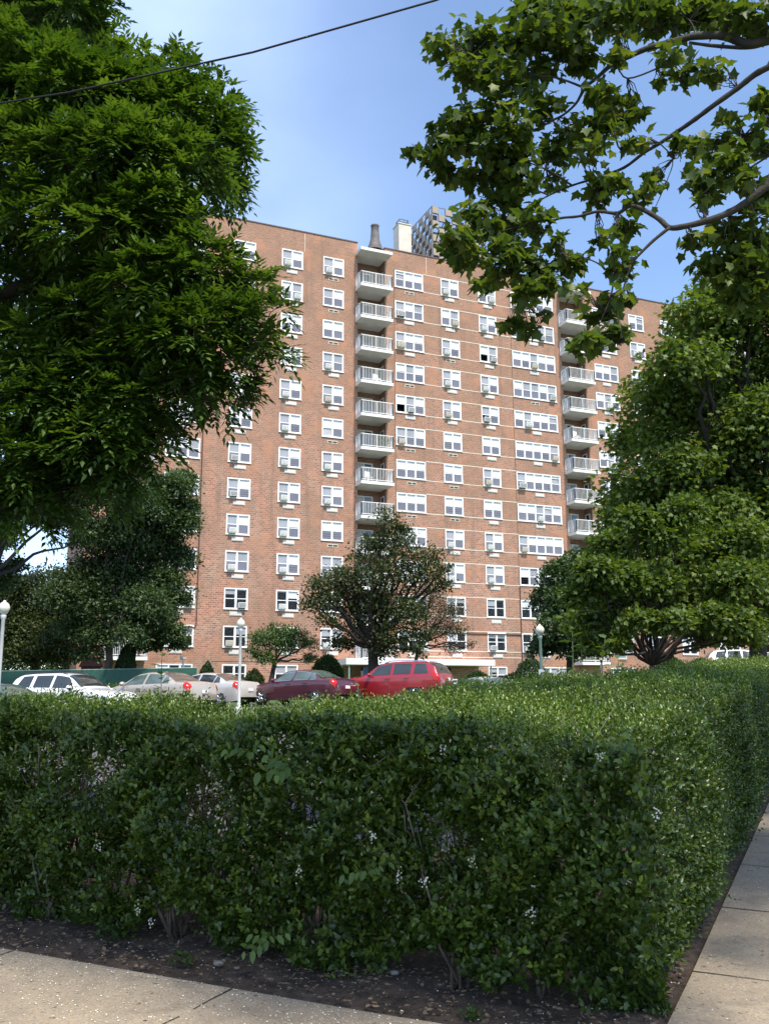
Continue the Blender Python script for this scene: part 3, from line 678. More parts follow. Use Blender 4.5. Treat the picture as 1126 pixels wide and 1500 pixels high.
def make_car(name, spec, mat, glassm, label, cat, px, d, az, group=None, scale=1.0, rack=False, rearg=None, light_m='tail', plate=True, dz=0.0, trim=False):
    L = spec['L']; st = spec['st']; X = [s[0] for s in st]
    c = W(px, 1000, d); ang = math.pi / 2 - rad(az)
    root = empty(name, (c.x, c.y, G(c.x, c.y) + .06 + dz), ang, label, cat, group); root.scale = (scale,) * 3
    def sec(x): return [cspline(X, [s[k] for s in st], x) for k in range(1, 6)]
    def pt(x, v, side=1, off=0.0):
        """v: 0 sill, 1 belt, 2 roof rail, 3 centre line"""
        sl_, be, to, wb, wt = sec(x); ps = [(wb * .93, sl_), (wb * 1.0, sl_ + (be - sl_) * .45), (wb * 1.0 + .005, be - .06), (wb * .985, be), (wt + (wb - wt) * .10, to - (to - be) * .17), (wt, to - .035), (wt * .8, to + .0), (0, to + .025)]
        vs = [0, .5, .9, 1, 1.75, 2, 2.3, 3]
        y = cspline(vs, [p[0] for p in ps], v); z = cspline(vs, [p[1] for p in ps], v)
        return (L / 2 - x, side * (y + off), z + (off if v > 2 else 0))
    V = [0, .25, .5, .75, .9, 1, 1.1, 1.35, 1.6, 1.85, 2, 2.15, 2.4, 2.7, 3]
    xs_ = sorted(set([i * L / 60 for i in range(61)])); mb = MB()
    full = [(v, 1) for v in V] + [(v, -1) for v in V[-2::-1]]
    vs = [pt(x, v, s) for x in xs_ for v, s in full]; n = len(full); fs = []
    for i in range(len(xs_) - 1):
        xm = (xs_[i] + xs_[i + 1]) / 2
        for k in range(n - 1):
            if (k < 2 or k > n - 4) and any(abs(xm - a) < spec['wr'] * (1.12 if k in (0, n - 2) else .85) for a in spec['axles']): continue
            fs.append((i * n + k, (i + 1) * n + k, (i + 1) * n + k + 1, i * n + k + 1))
    fs.append(tuple(range(n))); fs.append(tuple((len(xs_) - 1) * n + k for k in range(n))[::-1])
    mb.add(vs, fs); body = mb.build('body', mat, root, True)
    mb = MB(); mb.box(-L / 2 + .3, L / 2 - .3, -.78, .78, .2, .5); mb.build('underbody', M['rubber'], root)
    def patch(fn, nu, nv):
        vs = [fn(u / nu, v / nv) for v in range(nv + 1) for u in range(nu + 1)]
        return vs, [(j * (nu + 1) + i, j * (nu + 1) + i + 1, (j + 1) * (nu + 1) + i + 1, (j + 1) * (nu + 1) + i) for j in range(nv) for i in range(nu)]
    for s in (1, -1):
        for q, (a, b_) in enumerate(spec['side']):
            def fn(u, v, a=a, b_=b_, q=q):
                x = a + (b_ - a) * u; vv = 1.10 + (1.80 - 1.10) * v
                if q == 0: x = a + (.42 * v) * (1 - u) + (b_ - a) * u * 1.0; x = min(x, b_)
                if q == len(spec['side']) - 1: x = x - (b_ - a) * .55 * v * u if spec is SEDAN else x - (b_ - a) * .25 * v * u
                return pt(x, vv, s, .009)
            vs, fs = patch(fn, 8, 6); MB().add(vs, fs).build('side_window', glassm, root, True)
            if trim:
                edge = [fn(0, 0), fn(.25, 0), fn(.5, 0), fn(.75, 0), fn(1, 0), fn(1, .5), fn(1, 1), fn(.5, 1), fn(0, 1)]
                MB().tube(edge, .012, 5).build('window_trim', M['chrome'], root)
        mb = MB(); xm = spec['side'][0][0] + .12; p = pt(xm, 1.08, s)
        mb.add(*_ell(p[0], p[1] + s * .16, p[2] + .06, .09, .13, .085)); mb.build('mirror', mat, root, True)
        for q in (0, 1):
            xx = spec['side'][q][1] - .16; p = pt(xx, .86, s, .02); mb = MB(); mb.box(p[0] - .1, p[0] + .1, p[1] - .02, p[1] + .02, p[2] - .015, p[2] + .015); mb.build('door_handle', mat, root)
    a, b_ = spec['wind']
    def across(x0, x1, inset, off=.012):
        def fn(u, v):
            x = x0 + (x1 - x0) * v; w = u * 2 - 1; s = 1 if w >= 0 else -1; lim = 1.86
            p = pt(x, 3 - (3 - lim) * min(1, abs(w)) ** 1.0, s); return (p[0], p[1], p[2] + off)
        return fn
    vs, fs = patch(across(a, b_, .1), 16, 6); MB().add(vs, fs).build('windshield', glassm, root, True)
    a, b_ = spec['rear']; vs, fs = patch(across(a, b_, .1), 16, 6); MB().add(vs, fs).build('rear_window', rearg or glassm, root, True)
    for s in (1, -1):                                   # lights
        sd = spec is SEDAN
        vs, fs = patch(lambda u, v: pt(L - (.27 if sd else .36) + (.23 if sd else .26) * u, (.80 if sd else .74) + (.95 if sd else .5) * v, s, .012), 8, 8)
        MB().add(vs, fs).build('tail_light', M[light_m], root, True)
        vs, fs = patch(lambda u, v: pt(.04 + .34 * u, .7 + .25 * v, s, .012), 6, 3); MB().add(vs, fs).build('headlight', M['chrome'], root, True)
    if plate:
        mb = MB(); z = .66 if spec is SEDAN else .95; mb.box(-L / 2 - .03, -L / 2 - .012, -.16, .16, z, z + .12); mb.build('number_plate', M['signw'], root)
    for ax in spec['axles']:
        for s in (1, -1):
            wr = spec['wr']; x = L / 2 - ax; tyre = MB(); n = 24
            prof = [(wr * .62, 0), (wr * .93, 0), (wr, .04), (wr, .18), (wr * .93, .22), (wr * .62, .22)]
            vs = []; 
            for r_, yy in prof: vs += [(x + r_ * math.cos(2 * math.pi * k / n), s * (.9 * st[5][4] / .91 - yy + .0), wr + r_ * math.sin(2 * math.pi * k / n)) for k in range(n)]
            fs = [(i * n + k, i * n + (k + 1) % n, (i + 1) * n + (k + 1) % n, (i + 1) * n + k) for i in range(5) for k in range(n)]
            w_ = tyre.add(vs, fs).build('wheel', M['rubber'], root, True)
            rim = MB()
            for k in range(5):
                an = 2 * math.pi * k / 5; yy = s * (.9 * st[5][4] / .91 - .03)
                rim.tube([(x, yy, wr), (x + wr * .6 * math.cos(an), yy, wr + wr * .6 * math.sin(an))], [.05, .035], 6)
            rim.tube([(x + wr * .6 * math.cos(2 * math.pi * k / 20), s * (.9 * st[5][4] / .91 - .03), wr + wr * .6 * math.sin(2 * math.pi * k / 20)) for k in range(21)], .02, 6); rim.build('rim', M['chrome'], w_, True)
    if rack:
        for s in (1, -1):
            MB().tube([pt(x, 2.2, s, .0)[:2] + (pt(x, 2.2, s)[2] + (.06 if .02 < k / 8 < .98 else 0),) for k, x in enumerate([2.3 + i * .27 for i in range(9)])], .02, 6).build('roof_rack', M['black'] if mat is not M['p_red'] else M['chrome'], root, True)
    return root
def _ell(x, y, z, a, b, c, n=10, m=8):
    vs = [(x + a * math.cos(2 * math.pi * i / n) * math.sin(math.pi * j / m), y + b * math.sin(2 * math.pi * i / n) * math.sin(math.pi * j / m), z + c * math.cos(math.pi * j / m)) for j in range(m + 1) for i in range(n)]
    return vs, [(j * n + i, j * n + (i + 1) % n, (j + 1) * n + (i + 1) % n, (j + 1) * n + i) for j in range(m) for i in range(n)]
cg = 'cars parked in the lot behind the hedge'
make_car('parked_car', SEDAN, M['p_dark'], M['carglass2'], 'dark blue sedan at the left end of the row, beside the lamp post', 'car', 2, 29, 112, cg)
make_car('parked_car', SUV, M['p_white'], M['carglass'], 'white crossover car with dark windows and black roof rails, left of the champagne sedan', 'car', 108, 34, 112, cg, .95, rack=True)
make_car('parked_car', SEDAN, M['p_silver'], M['carglass2'], 'champagne sedan with a brown dusty rear window in front of the white crossover', 'car', 228, 36.5, -60, cg, 1.03, rearg=M['rearglass'], dz=.08)
make_car('parked_car', SEDAN, M['p_beige'], M['carglass'], 'pale beige sedan between the champagne sedan and the burgundy sedan', 'car', 303, 41, -60, cg, 1.0, rearg=M['rearglass'], dz=.0)
make_car('parked_car', SEDAN, M['p_burg'], M['carglass2'], 'burgundy sedan with chrome window trim, left of the red SUV', 'car', 440, 40, -58, cg, 1.0, trim=True)
make_car('parked_car', SUV, M['p_red'], M['carglass'], 'bright red SUV parked in front of the entrance canopy', 'car', 578, 41, -66, cg, 1.0, rack=True)
make_car('parked_car', SEDAN, M['p_pale'], M['carglass2'], 'pale green car showing only its roof above the hedge, right of the red SUV', 'car', 719, 38, 150, cg, 1.0, dz=-.30)
make_car('parked_car', SUV, M['p_white'], M['carglass'], 'white car far back on the right beneath the large sycamore', 'car', 1092, 58, 100, None, .95, dz=.35)

# ------------------------------------------------------------------ lamp posts, signs, fence, playhouse, cable
def lamp(px, top_py, d, label, postm, sign=False):
    t = W(px, top_py, d); z0 = G(t.x, t.y) - .1; H = t.z - z0
    root = empty('lamp_post', (t.x, t.y, z0), 0, label, 'lamp post', 'globe lamp posts along the parking lot')
    mb = MB(); mb.lathe([(.16, 0), (.16, .25), (.09, .35), (.06, .5), (.05, H - .55), (.07, H - .52), (.08, H - .44), (.06, H - .40)], n=16); p = mb.build('post', postm, root, True)
    mb = MB(); mb.lathe([(.06, H - .40), (.10, H - .37), (.15, H - .28), (.16, H - .22), (.14, H - .14), (.09, H - .08), (.05, H - .06), (.035, H - .02), (.0, H)], n=24); mb.build('globe', M['globe'], root, True)
    if sign:
        mb = MB(); mb.box(-.11, .11, -.075, -.06, 1.45, 1.63); mb.build('sign_plate', M['signw'], root)
    return root
lamp(7, 879, 26, 'tall white lamp post with a round globe at the left edge, nearest of the three', M['lamppost'])
lamp(353, 905, 35, 'white lamp post with a frosted globe behind the burgundy sedan', M['lamppost'])
lamp(790, 914, 33, 'green lamp post with a globe and a small white plate, right of the entrance', M['greenpost'], True)
def signboard(px, py0, py1, d, w, label, kind):
    a, b_ = W(px, py0, d), W(px, py1, d); z0 = G(a.x, a.y) - .1
    root = empty('parking_sign', (a.x, a.y, z0), 0, label, 'sign')
    MB().box(-w / 2, w / 2, -.02, 0, b_.z - z0, a.z - z0).build('board', M['signw'], root)
    MB().tube([(0, .025, 0), (0, .025, a.z - z0)], .022, 8).build('post', M['greenpost'], root)
    h = a.z - b_.z; z1 = a.z - z0; mb = MB()
    if kind == 0:
        mb.box(-w * .4, w * .4, -.024, -.0202, z1 - h * .26, z1 - h * .10); mb.box(-w * .3, w * .1, -.024, -.0202, z1 - h * .55, z1 - h * .42); mb.box(.0, w * .15, -.024, -.0202, z1 - h * .75, z1 - h * .60); mb.box(-w * .3, w * .05, -.024, -.0202, z1 - h * .90, z1 - h * .80)
    else:
        mb.box(-w * .22, w * .22, -.024, -.0202, z1 - h * .30, z1 - h * .20); mb.box(-w * .3, w * .02, -.024, -.0202, z1 - h * .75, z1 - h * .5); mb.box(w * .05, w * .3, -.024, -.0202, z1 - h * .9, z1 - h * .6)
    mb.build('lettering', M['signink'], root)
signboard(665.5, 995, 1011, 31, .19, 'small white sign with a purple heading behind the hedge, right of the red SUV', 0)
signboard(830, 988, 1001, 30, .19, 'small white sign with dark marks on the lawn, right of the green lamp post', 1)

root = empty('green_fence', ground_pt(0, 46), 0, 'dark green fence panel running behind the parked cars on the left', 'fence')
o0 = root.location; a, b_ = W(-60, 985, 46), W(288, 979, 47)
MB().add([a - o0, b_ - o0, Vector((b_.x, b_.y, b_.z - 1.25)) - o0, Vector((a.x, a.y, a.z - 1.25)) - o0, a - o0 + Vector((0, .06, 0)), b_ - o0 + Vector((0, .06, 0)), Vector((b_.x, b_.y + .06, b_.z - 1.25)) - o0, Vector((a.x, a.y + .06, a.z - 1.25)) - o0],
         [(0, 1, 2, 3), (5, 4, 7, 6), (0, 4, 5, 1), (1, 5, 6, 2), (3, 2, 6, 7), (0, 3, 7, 4)]).build('windscreen', M['fence'], root)
for k in range(7):
    t = k / 6; p = a.lerp(b_, t) - o0; MB().tube([p + Vector((0, .1, -1.4)), p + Vector((0, .1, .07))], .03, 8).build('post', M['greenpost'], root)
MB().tube([a - o0 + Vector((0, .03, .02)), b_ - o0 + Vector((0, .03, .02))], .025, 6).build('top_rail', M['greenpost'], root)

p = ground_pt(132, 50); root = empty('playhouse', p, .3, 'small red roofed playhouse between the trees behind the green fence', 'playhouse')
zt = W(132, 963, 50).z - p.z
MB().box(-.5, .5, -.4, .4, 0, zt - .45).build('wall', M['redroof'], root)
MB().add([(-.62, -.55, zt - .5), (.62, -.55, zt - .5), (.42, 0, zt), (-.42, 0, zt), (-.62, .55, zt - .5), (.62, .55, zt - .5)], [(0, 1, 2, 3), (3, 2, 5, 4), (0, 3, 4), (1, 5, 2)]).build('roof', M['redroof'], root)
p = ground_pt(267, 50); zt = W(267, 962, 50).z - p.z
root = empty('standpipe', p, 0, 'short white utility post with two capped outlets against the brick wall', 'utility post')
mb = MB(); mb.tube([(0, 0, 0), (0, 0, zt)], .055, 10); mb.build('post', M['white'], root)
mb = MB(); mb.tube([(-.16, 0, zt - .12), (.16, 0, zt - .12)], .06, 10); mb.tube([(-.12, 0, zt - .12), (-.12, 0, zt + .04)], .05, 8); mb.build('outlet', M['white'], root)

root = empty('lawn_railing', ground_pt(770, 27), 0, 'low pale green pipe railing along the lawn on the right', 'railing')
o0 = root.location; pts = [W(690, 1003, 27), W(770, 999.5, 26.5), W(850, 996, 26), W(960, 989, 25)]
MB().tube([q - o0 for q in pts], .022, 6).build('rail', simple('pale_green_rail', (.35, .5, .25), .6), root)
for q in pts: MB().tube([q - o0, Vector((q.x, q.y, G(q.x, q.y) - .1)) - o0], .022, 6).build('post', M['greenpost'], root)
p = ground_pt(882, 26); zt = W(882, 972, 26).z - p.z
mb = MB(); mb.lathe([(.035, 0), (.035, zt - .03), (.02, zt)], (0, 0, 0), 10); o = mb.build('post', M['lamppost'], None, True); o.location = p; tag(o, 'thin pale post standing on the lawn left of the dark forked tree', 'post')

pts = [W(-250, 190, 9.0), W(100, 135, 7.9), W(370, 76, 7.5), W(637, 0, 7.2), W(900, -95, 6.9), W(1700, -420, 6.0), W(3200, -1100, 4.6)]
cab = []
for i in range(len(pts) - 1):
    for k in range(8): cab.append(pts[i].lerp(pts[i + 1], k / 8))
cab.append(pts[-1])
tag(MB().tube(cab, .0095, 8).build('overhead_cable', M['cable'], None, True), 'black overhead cable crossing the sky and running in front of the ash tree', 'cable')

# ------------------------------------------------------------------ hedges
e1, e2 = np.array(E1), np.array(E2)
Gv = np.vectorize(G)
def ab2w(a, b, z):
    P = a[:, None] * e1 + b[:, None] * e2; P[:, 2] = Gv(P[:, 0], P[:, 1]) + z; return P
def shoot_leaves(P, D, ln, npair, ls, tint, asp=.5):
    """opposite leaf pairs along straight shoots"""
    n = len(P); D = unit(D); S0 = unit(np.cross(D, rdir(n))); S1 = np.cross(D, S0)
    PP, DD, NN, LL, TT = [], [], [], [], []
    for j in range(npair + 1):
        t = (j + .6) / (npair + .6); q = P + D * (ln * t)[:, None]; S = S0 if j % 2 == 0 else S1
        for s in ((1, -1) if j < npair else (1,)):
            d = unit(D * (.75 if j < npair else 2.0) + S * s + rng.normal(size=(n, 3)) * .22 + np.array([0, 0, .12]))
            nr = unit(D - d * .4 + np.array([0, 0, .5]) + rng.normal(size=(n, 3)) * .25)
            PP.append(q); DD.append(d); NN.append(nr); LL.append(ls * (1.0 - .45 * (j / npair) ** 2) * rng.uniform(.75, 1.2, n)); TT.append(tint + (.22 * max(0, j / npair - .55) / .45) + rng.normal(0, .07, n))
    return tuple(np.concatenate(x) for x in (PP, DD, NN, LL, TT))
def hheight(a, b): return 1.375 + .024 * (b - 5.5) + .05 * np.clip((-2.5 - a) / 2, 0, 1) + .035 * np.sin(a * 1.9) + .03 * np.sin(a * 4.7 + b * 2) 
def hedge_part(parent, off, parts, name='foliage'):
    arr = [np.concatenate([p[i] for p in parts]) for i in range(5)]
    return leaves(name, arr[0] - off, arr[1], arr[2], arr[3], arr[3] * .52, OVAL, M['privet'], parent, arr[4])
def jit(n, s): return rng.normal(0, s, n)
def ainner(b): return np.where(b < 10, -4.0, np.where(b < 15, -4.0 + (b - 10) * .32, -2.4 + .02 * (b - 15)))
def face(n, kind, a0, a1, b0, b1, zlo, ln, npair, ls, dens=0.0, tone=.40, bright=.0):
    if kind == 'front':
        a = rng.uniform(a0, a1, n); b = b0 + np.abs(jit(n, .08)) + .06 * np.sin(a * 2.3 + 1) + .05 * np.sin(a * 6.1 + 2); z = rng.uniform(0, 1, n); h = hheight(a, b)
        lo = zlo + .10 * np.sin(a * 3.1 + 1.1) + .07 * np.sin(a * 7.7) - .06 * np.clip((a + 3.2) / 2, 0, 1); z = lo + (h - lo) * z ** .9
        b = b + .12 * np.clip((z - h + .25) / .25, 0, 1) ** 2 + .14 * np.clip((.65 - z) / .5, 0, 1) + .08 * np.sin(a * 5 + z * 7) + .05 * np.sin(a * 11 - z * 13)
        out = np.outer(np.ones(n), -e2)
        P = ab2w(a, b, z)
    elif kind == 'side':
        b = rng.uniform(b0, b1, n) if dens == 0 else b0 + (b1 - b0) * rng.random(n) ** 1.6; a = a1 - np.abs(jit(n, .07)) + .05 * np.sin(b * 2.1); z = rng.uniform(0, 1, n); h = hheight(a, b); lo = zlo + .06 * np.sin(b * 4)
        z = lo + (h - lo) * z; a = a - .1 * np.clip((z - h + .2) / .2, 0, 1) ** 2 - .06 * np.clip((.4 - z) / .4, 0, 1)
        out = np.outer(np.ones(n), e1); P = ab2w(a, b, z)
    elif kind == 'back':
        a = rng.uniform(a0, a1, n); b = b1 - np.abs(jit(n, .1)); z = rng.uniform(zlo, 1, n) * hheight(a, b); out = np.outer(np.ones(n), e2); P = ab2w(a, b, z)
    elif kind == 'inner':
        a = rng.uniform(a0, a1, n); b = rng.uniform(b0, b1, n); z = rng.uniform(zlo, .97, n) * hheight(a, b); out = rdir(n); P = ab2w(a, b, z)
    else:
        a = rng.uniform(a0, a1, n); b = rng.uniform(b0, b1, n) if dens == 0 else b0 + (b1 - b0) * rng.random(n) ** 1.6; a = a1 + (ainner(b) - a1) * (a - a1) / (a0 - a1) if a0 > -4.5 else a; z = hheight(a, b) - np.abs(jit(n, .05)) - .03; out = np.outer(np.ones(n), np.array([0, 0, 1.0])); P = ab2w(a, b, z)
    f = fbm(P, 5.0); f2 = fbm(P + 7, 1.9)
    keep = np.ones(n, bool) if kind in ('top',) else (f + .6 * f2 > np.where(z > .75, -.34, -.75) + rng.normal(0, .1, n))
    up = .55 if kind != 'top' else .9
    D = unit(out * .8 + np.array([0, 0, up]) + rng.normal(size=(n, 3)) * .45)
    tint = tone + .10 * f2 + rng.normal(0, .09, n) + bright  # tone is lighter on top than on the faces: light put into leaf colour
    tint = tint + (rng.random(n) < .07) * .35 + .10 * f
    P, D, tint = P[keep], D[keep], tint[keep]
    return shoot_leaves(P - D * ln * .45, D, ln * rng.uniform(.6, 1.25, len(P)), npair, ls, tint)
def stems(parent, off, groups, a0, a1, b0, b1, hh):
    mb = MB()
    for _ in range(groups):
        a, b = random.uniform(a0, a1), random.uniform(b0, b1); base = AB(a, b) - off
        for _ in range(random.randint(3, 7)):
            h = hh * random.uniform(.6, .98); da, db = random.uniform(-.35, .35), random.uniform(-.22, .3)
            pts = [base + Vector((random.uniform(-.05, .05), random.uniform(-.05, .05), -.03))]
            for k in range(1, 6):
                t = k / 5; pts.append(base + E1 * (da * t ** .8 + random.uniform(-.03, .03)) + E2 * (db * t ** .8 + random.uniform(-.03, .03)) + Vector((0, 0, h * t)))
            r = random.uniform(.006, .014); mb.tube(pts, [r * (1 - .13 * k) for k in range(6)], 6)
            for _ in range(4):
                p = pts[random.randint(2, 5)]; q = p + Vector((random.uniform(-.25, .25), random.uniform(-.22, .22), random.uniform(.0, .28)))
                m_ = (p + q) / 2 + Vector((random.uniform(-.03, .03),) * 3); mb.tube([p, m_, q], [.0045, .0035, .002], 4)
    return mb.build('stem', M['stem'], parent, True)
def blossoms(parent, off, pts):
    for P_ in pts:
        mb = MB()
        for _ in range(random.randint(8, 16)):
            c = Vector((random.gauss(0, .012), random.gauss(0, .012), random.gauss(0, .02))); s = .0035
            for k in range(4):
                an = k * math.pi / 2 + random.random(); d = Vector((math.cos(an) * s, random.uniform(-.003, .003), math.sin(an) * s)); e = Vector((-math.sin(an) * s * .5, 0, math.cos(an) * s * .5))
                mb.add([c, c + d + e, c + d * 1.5, c + d - e], [(0, 1, 2, 3)])
        o = mb.build('blossom', M['petal'], parent); o.location = P_ - off

root = empty('privet_hedge', AB(-4, 5.8), 0, 'clipped privet hedge with small white blossoms, filling the foreground above bare soil', 'hedge')
off = np.array(root.location)
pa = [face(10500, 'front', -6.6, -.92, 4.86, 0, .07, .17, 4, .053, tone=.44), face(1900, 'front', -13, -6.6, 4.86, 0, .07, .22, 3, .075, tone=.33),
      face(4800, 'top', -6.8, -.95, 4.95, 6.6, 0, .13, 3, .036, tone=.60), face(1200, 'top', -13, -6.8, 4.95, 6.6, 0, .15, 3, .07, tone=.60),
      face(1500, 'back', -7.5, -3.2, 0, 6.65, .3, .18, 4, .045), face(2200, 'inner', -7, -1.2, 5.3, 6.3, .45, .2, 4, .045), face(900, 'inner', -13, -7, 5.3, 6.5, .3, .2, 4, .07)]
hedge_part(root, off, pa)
stems(root, root.location, 34, -7.5, -1.25, 5.02, 5.7, 1.25)
bp_ = []
for px, py in ((455, 1218), (350, 1103), (232, 1222), (298, 1267), (595, 1265) if False else (204, 1332), (221, 1352), (437, 1275), (879, 1108), (545, 1225), (583, 1282), (781, 1293), (803, 1227), (868, 1281), (622, 1290), (1008, 1135) if False else (648, 1100), (780, 1340), (700, 1180), (145, 1240), (60, 1175), (920, 1290), (1025, 1215) if False else (960, 1190), (690, 1265)):
    r_ = ray(px, py); k = 4.84 / (r_.x * E2.x + r_.y * E2.y); bp_.append(r_ * k)
blossoms(root, root.location, bp_)

root = empty('path_hedge', AB(-2.2, 11), 0, 'long privet hedge running away beside the concrete side path', 'hedge')
off = np.array(root.location)
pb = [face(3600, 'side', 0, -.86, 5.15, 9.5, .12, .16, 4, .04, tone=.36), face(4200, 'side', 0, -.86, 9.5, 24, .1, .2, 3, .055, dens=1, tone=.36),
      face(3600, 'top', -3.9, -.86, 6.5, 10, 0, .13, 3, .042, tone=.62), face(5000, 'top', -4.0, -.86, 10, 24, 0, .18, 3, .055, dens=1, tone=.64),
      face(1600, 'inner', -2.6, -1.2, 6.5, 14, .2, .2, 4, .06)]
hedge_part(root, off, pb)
stems(root, root.location, 16, -3.4, -1.3, 6.6, 16, 1.1)
bq = []
for px, py in ((1028, 1186), (1027, 1215), (1038, 1247), (1046, 1300), (1010, 1068), (985, 1300)):
    r_ = ray(px, py); k = -1.0 / (r_.x * E1.x + r_.y * E1.y) if (r_.x * E1.x + r_.y * E1.y) < -.01 else 5.0; k = min(k, 8); bq.append(r_ * k)

# ------------------------------------------------------------------ litter, petals, stones, small plants on the ground
def flecks(name, n, size, mat, fn, label, asp=.7):
    P = np.array([tuple(fn()) for _ in range(n)]); P[:, 2] += .004 + .003 * rng.random(n)
    d = rdir(n); d[:, 2] *= .15; nr = np.tile([0, 0, 1.0], (n, 1)) + rng.normal(size=(n, 3)) * .25; L = size * rng.uniform(.5, 1.4, n)
    o = leaves(name, P, d, nr, L, L * asp, OVAL, mat, None, rng.random(n)); tag(o, label, name.split('_')[-1], kind='stuff'); return o
def on_front():
    while True:
        a, b = random.uniform(-7, -.9), 4.5 - abs(random.gauss(0, .45))
        if b > 2.8: return AB(a, b, 0)
def on_path(): return AB(random.uniform(-.85, 1.2), random.uniform(4.6, 10), 0)
def on_soil():
    b = random.uniform(4.52, 5.9); a = random.uniform(-7, -.9); return AB(a, b, .012)
flecks('fallen_petal', 5200, .008, M['petal'], lambda: on_front() if random.random() < .7 else on_path(), 'tiny fallen white petals scattered over the pavement')
flecks('petals_on_soil', 900, .008, M['petal'], on_soil, 'sparse tiny petals on the bare soil under the hedge')
flecks('dead_leaf_litter', 4200, .03, M['litter'], on_soil, 'brown dead leaves and twigs on the soil under the hedge', .5)
flecks('pavement_litter', 90, .02, M['litter'], lambda: on_path() if random.random() < .6 else on_front(), 'few brown leaf bits on the pavement and side path', .5)
def rock(a, b, s, label):
    mb = MB(); vs, fs = _ell(0, 0, 0, s, s * .7, s * .45, 12, 8); vs = [tuple(Vector(v) * (1 + .16 * math.sin(9 * v[0] / s + 2) * math.cos(7 * v[1] / s))) for v in vs]
    o = mb.add(vs, fs).build('stone', M['stone'], None, True); o.location = AB(a, b, s * .25); tag(o, label, 'stone', None)
def onground(px, py):
    r_ = ray(px, py); k = -1.54 / r_.z; return r_.x * k, r_.y * k
def toab(px, py):
    x, y = onground(px, py); return x * E1.x + y * E1.y, x * E2.x + y * E2.y
for (px, py, s, l) in ((320, 1419, .035, 'pale grey stone on the soil under the middle of the hedge'), (941, 1472, .02, 'small white pebble on the soil near the path corner'), (578, 1431, .03, 'flat pale stone half hidden under the hedge, left of the thick stems'), (347, 1424, .018, 'tiny stone lying beside the pale grey stone')):
    a_, b_ = toab(px, py); rock(a_, max(4.56, b_), s, l)
def weed(px, py, n, size, h, label):
    a_, b_ = toab(px, py); b_ = max(b_, 4.56); base = AB(a_, b_, .0); root = empty('weed', base, 0, label, 'weed')
    P = np.zeros((n, 3)); P[:, :2] = rng.normal(0, h * .45, (n, 2)); P[:, 2] = rng.uniform(0, h, n) * np.exp(-((P[:, 0] ** 2 + P[:, 1] ** 2) / (h * h)))
    D = unit(P * .8 + rdir(n) * .5 + np.array([0, 0, .25])); L = size * rng.uniform(.6, 1.2, n)
    leaves('foliage', P, D, unit(np.array([0, 0, 1.0]) + rdir(n) * .4), L, L * .45, OVAL, M['grass'], root, rng.random(n) * .6)
weed(962, 1480, 260, .03, .07, 'feathery green weed at the corner of soil and path')
weed(265, 1415, 60, .04, .06, 'low broadleaf weed on the soil below the hedge, left of the pale grey stone')
weed(165, 1385, 90, .05, .12, 'dark leafy weed at the foot of the hedge on the left')
weed(690, 1490, 80, .03, .05, 'small sprig of weed on the soil under the middle right of the hedge')

# tall shoots rising out of the hedge
def sapling(px, py_top, py_bot, d, size, n, label, tint=.5, lean=0.0, broad=.45):
    t = W(px + lean, py_top, d); b_ = W(px, py_bot, d); base = Vector((b_.x, b_.y, G(b_.x, b_.y))); root = empty('sapling', base, 0, label, 'sapling')
    tp = t - base; pts = [Vector((0, 0, 0)), Vector((tp.x * .1, 0, tp.z * .5)), Vector((tp.x * .5, 0, tp.z * .8)), tp]
    MB().tube(pts, [.008, .006, .005, .002], 6).build('stem', M['twiggreen'], root, True)
    P = []; D = []
    zlo = (b_ - base).z
    for i in range(n):
        t_ = i / max(1, n - 1); z = zlo + (tp.z - zlo) * t_; x = tp.x * (.5 * (z / tp.z)) if z < tp.z * .8 else tp.x * (.5 + .5 * (z - tp.z * .8) / (tp.z * .2)); an = i * 2.4 + random.random() * .6
        P.append((x, 0, z)); D.append((math.cos(an), math.sin(an), random.uniform(-.1, .45)))
    P = np.array(P, float); D = unit(np.array(D, float)); L = size * rng.uniform(.7, 1.15, n)
    leaves('foliage', P, D, unit(np.array([0, 0, 1.0]) - D * .2 + rdir(n) * .2), L, L * broad, OVAL, M['grass'], root, tint + rng.normal(0, .12, n))
sapling(237, 962, 1035, 7.2, .09, 12, 'upright leafy shoot rising above the hedge in front of the champagne sedan', .3)
sapling(838, 925, 1010, 8.0, .12, 12, 'tall pale shoot with drooping leaves above the hedge near the dark forked tree', .6)
sapling(868, 935, 1010, 8.6, .13, 12, 'leaning pale shoot with long leaves, just right of the tallest shoot', .7, 18)
sapling(905, 965, 1010, 8.2, .10, 12, 'short bright broad leaved shoot on the hedge top left of the forked trunk', .8)
sapling(130, 1000, 1030, 7.2, .065, 6, 'thin shoot above the hedge in front of the white crossover', .3, -12)
sapling(530, 1000, 1040, 7.0, .065, 8, 'thin bright shoot above the hedge in front of the red SUV', .7, -6)
# leafy sprays hanging out of the hedge face: bright shoots
def spray(px, py, sc, label):
    r_ = ray(px, py); k = 4.80 / (r_.x * E2.x + r_.y * E2.y); c = r_ * k; root = empty('climbing_vine', c, 0, label, 'vine')
    P = []; D = []
    for s in range(4):
        dx = random.uniform(-1, 1); dz = random.uniform(-.3, .5)
        for j in range(6):
            q = Vector((dx * .03 * j, -.02 * j, dz * .03 * j)) * sc; P.append(q); an = (1 if j % 2 else -1); D.append((dx * .5 - dz * an, -.4, dz * .5 + dx * an - .2))
    P = np.array([tuple(p) for p in P]); D = unit(np.array(D)); n = len(P); L = .055 * sc * rng.uniform(.7, 1.1, n)
    leaves('foliage', P, D, unit(np.array([0, -.8, .8]) + rdir(n) * .25), L, L * .48, OVAL, M['grass'], root, .75 + rng.normal(0, .15, n))
spray(395, 1372, 1.2, 'bright yellow green vine sprig low on the hedge, above the pale grey stone')
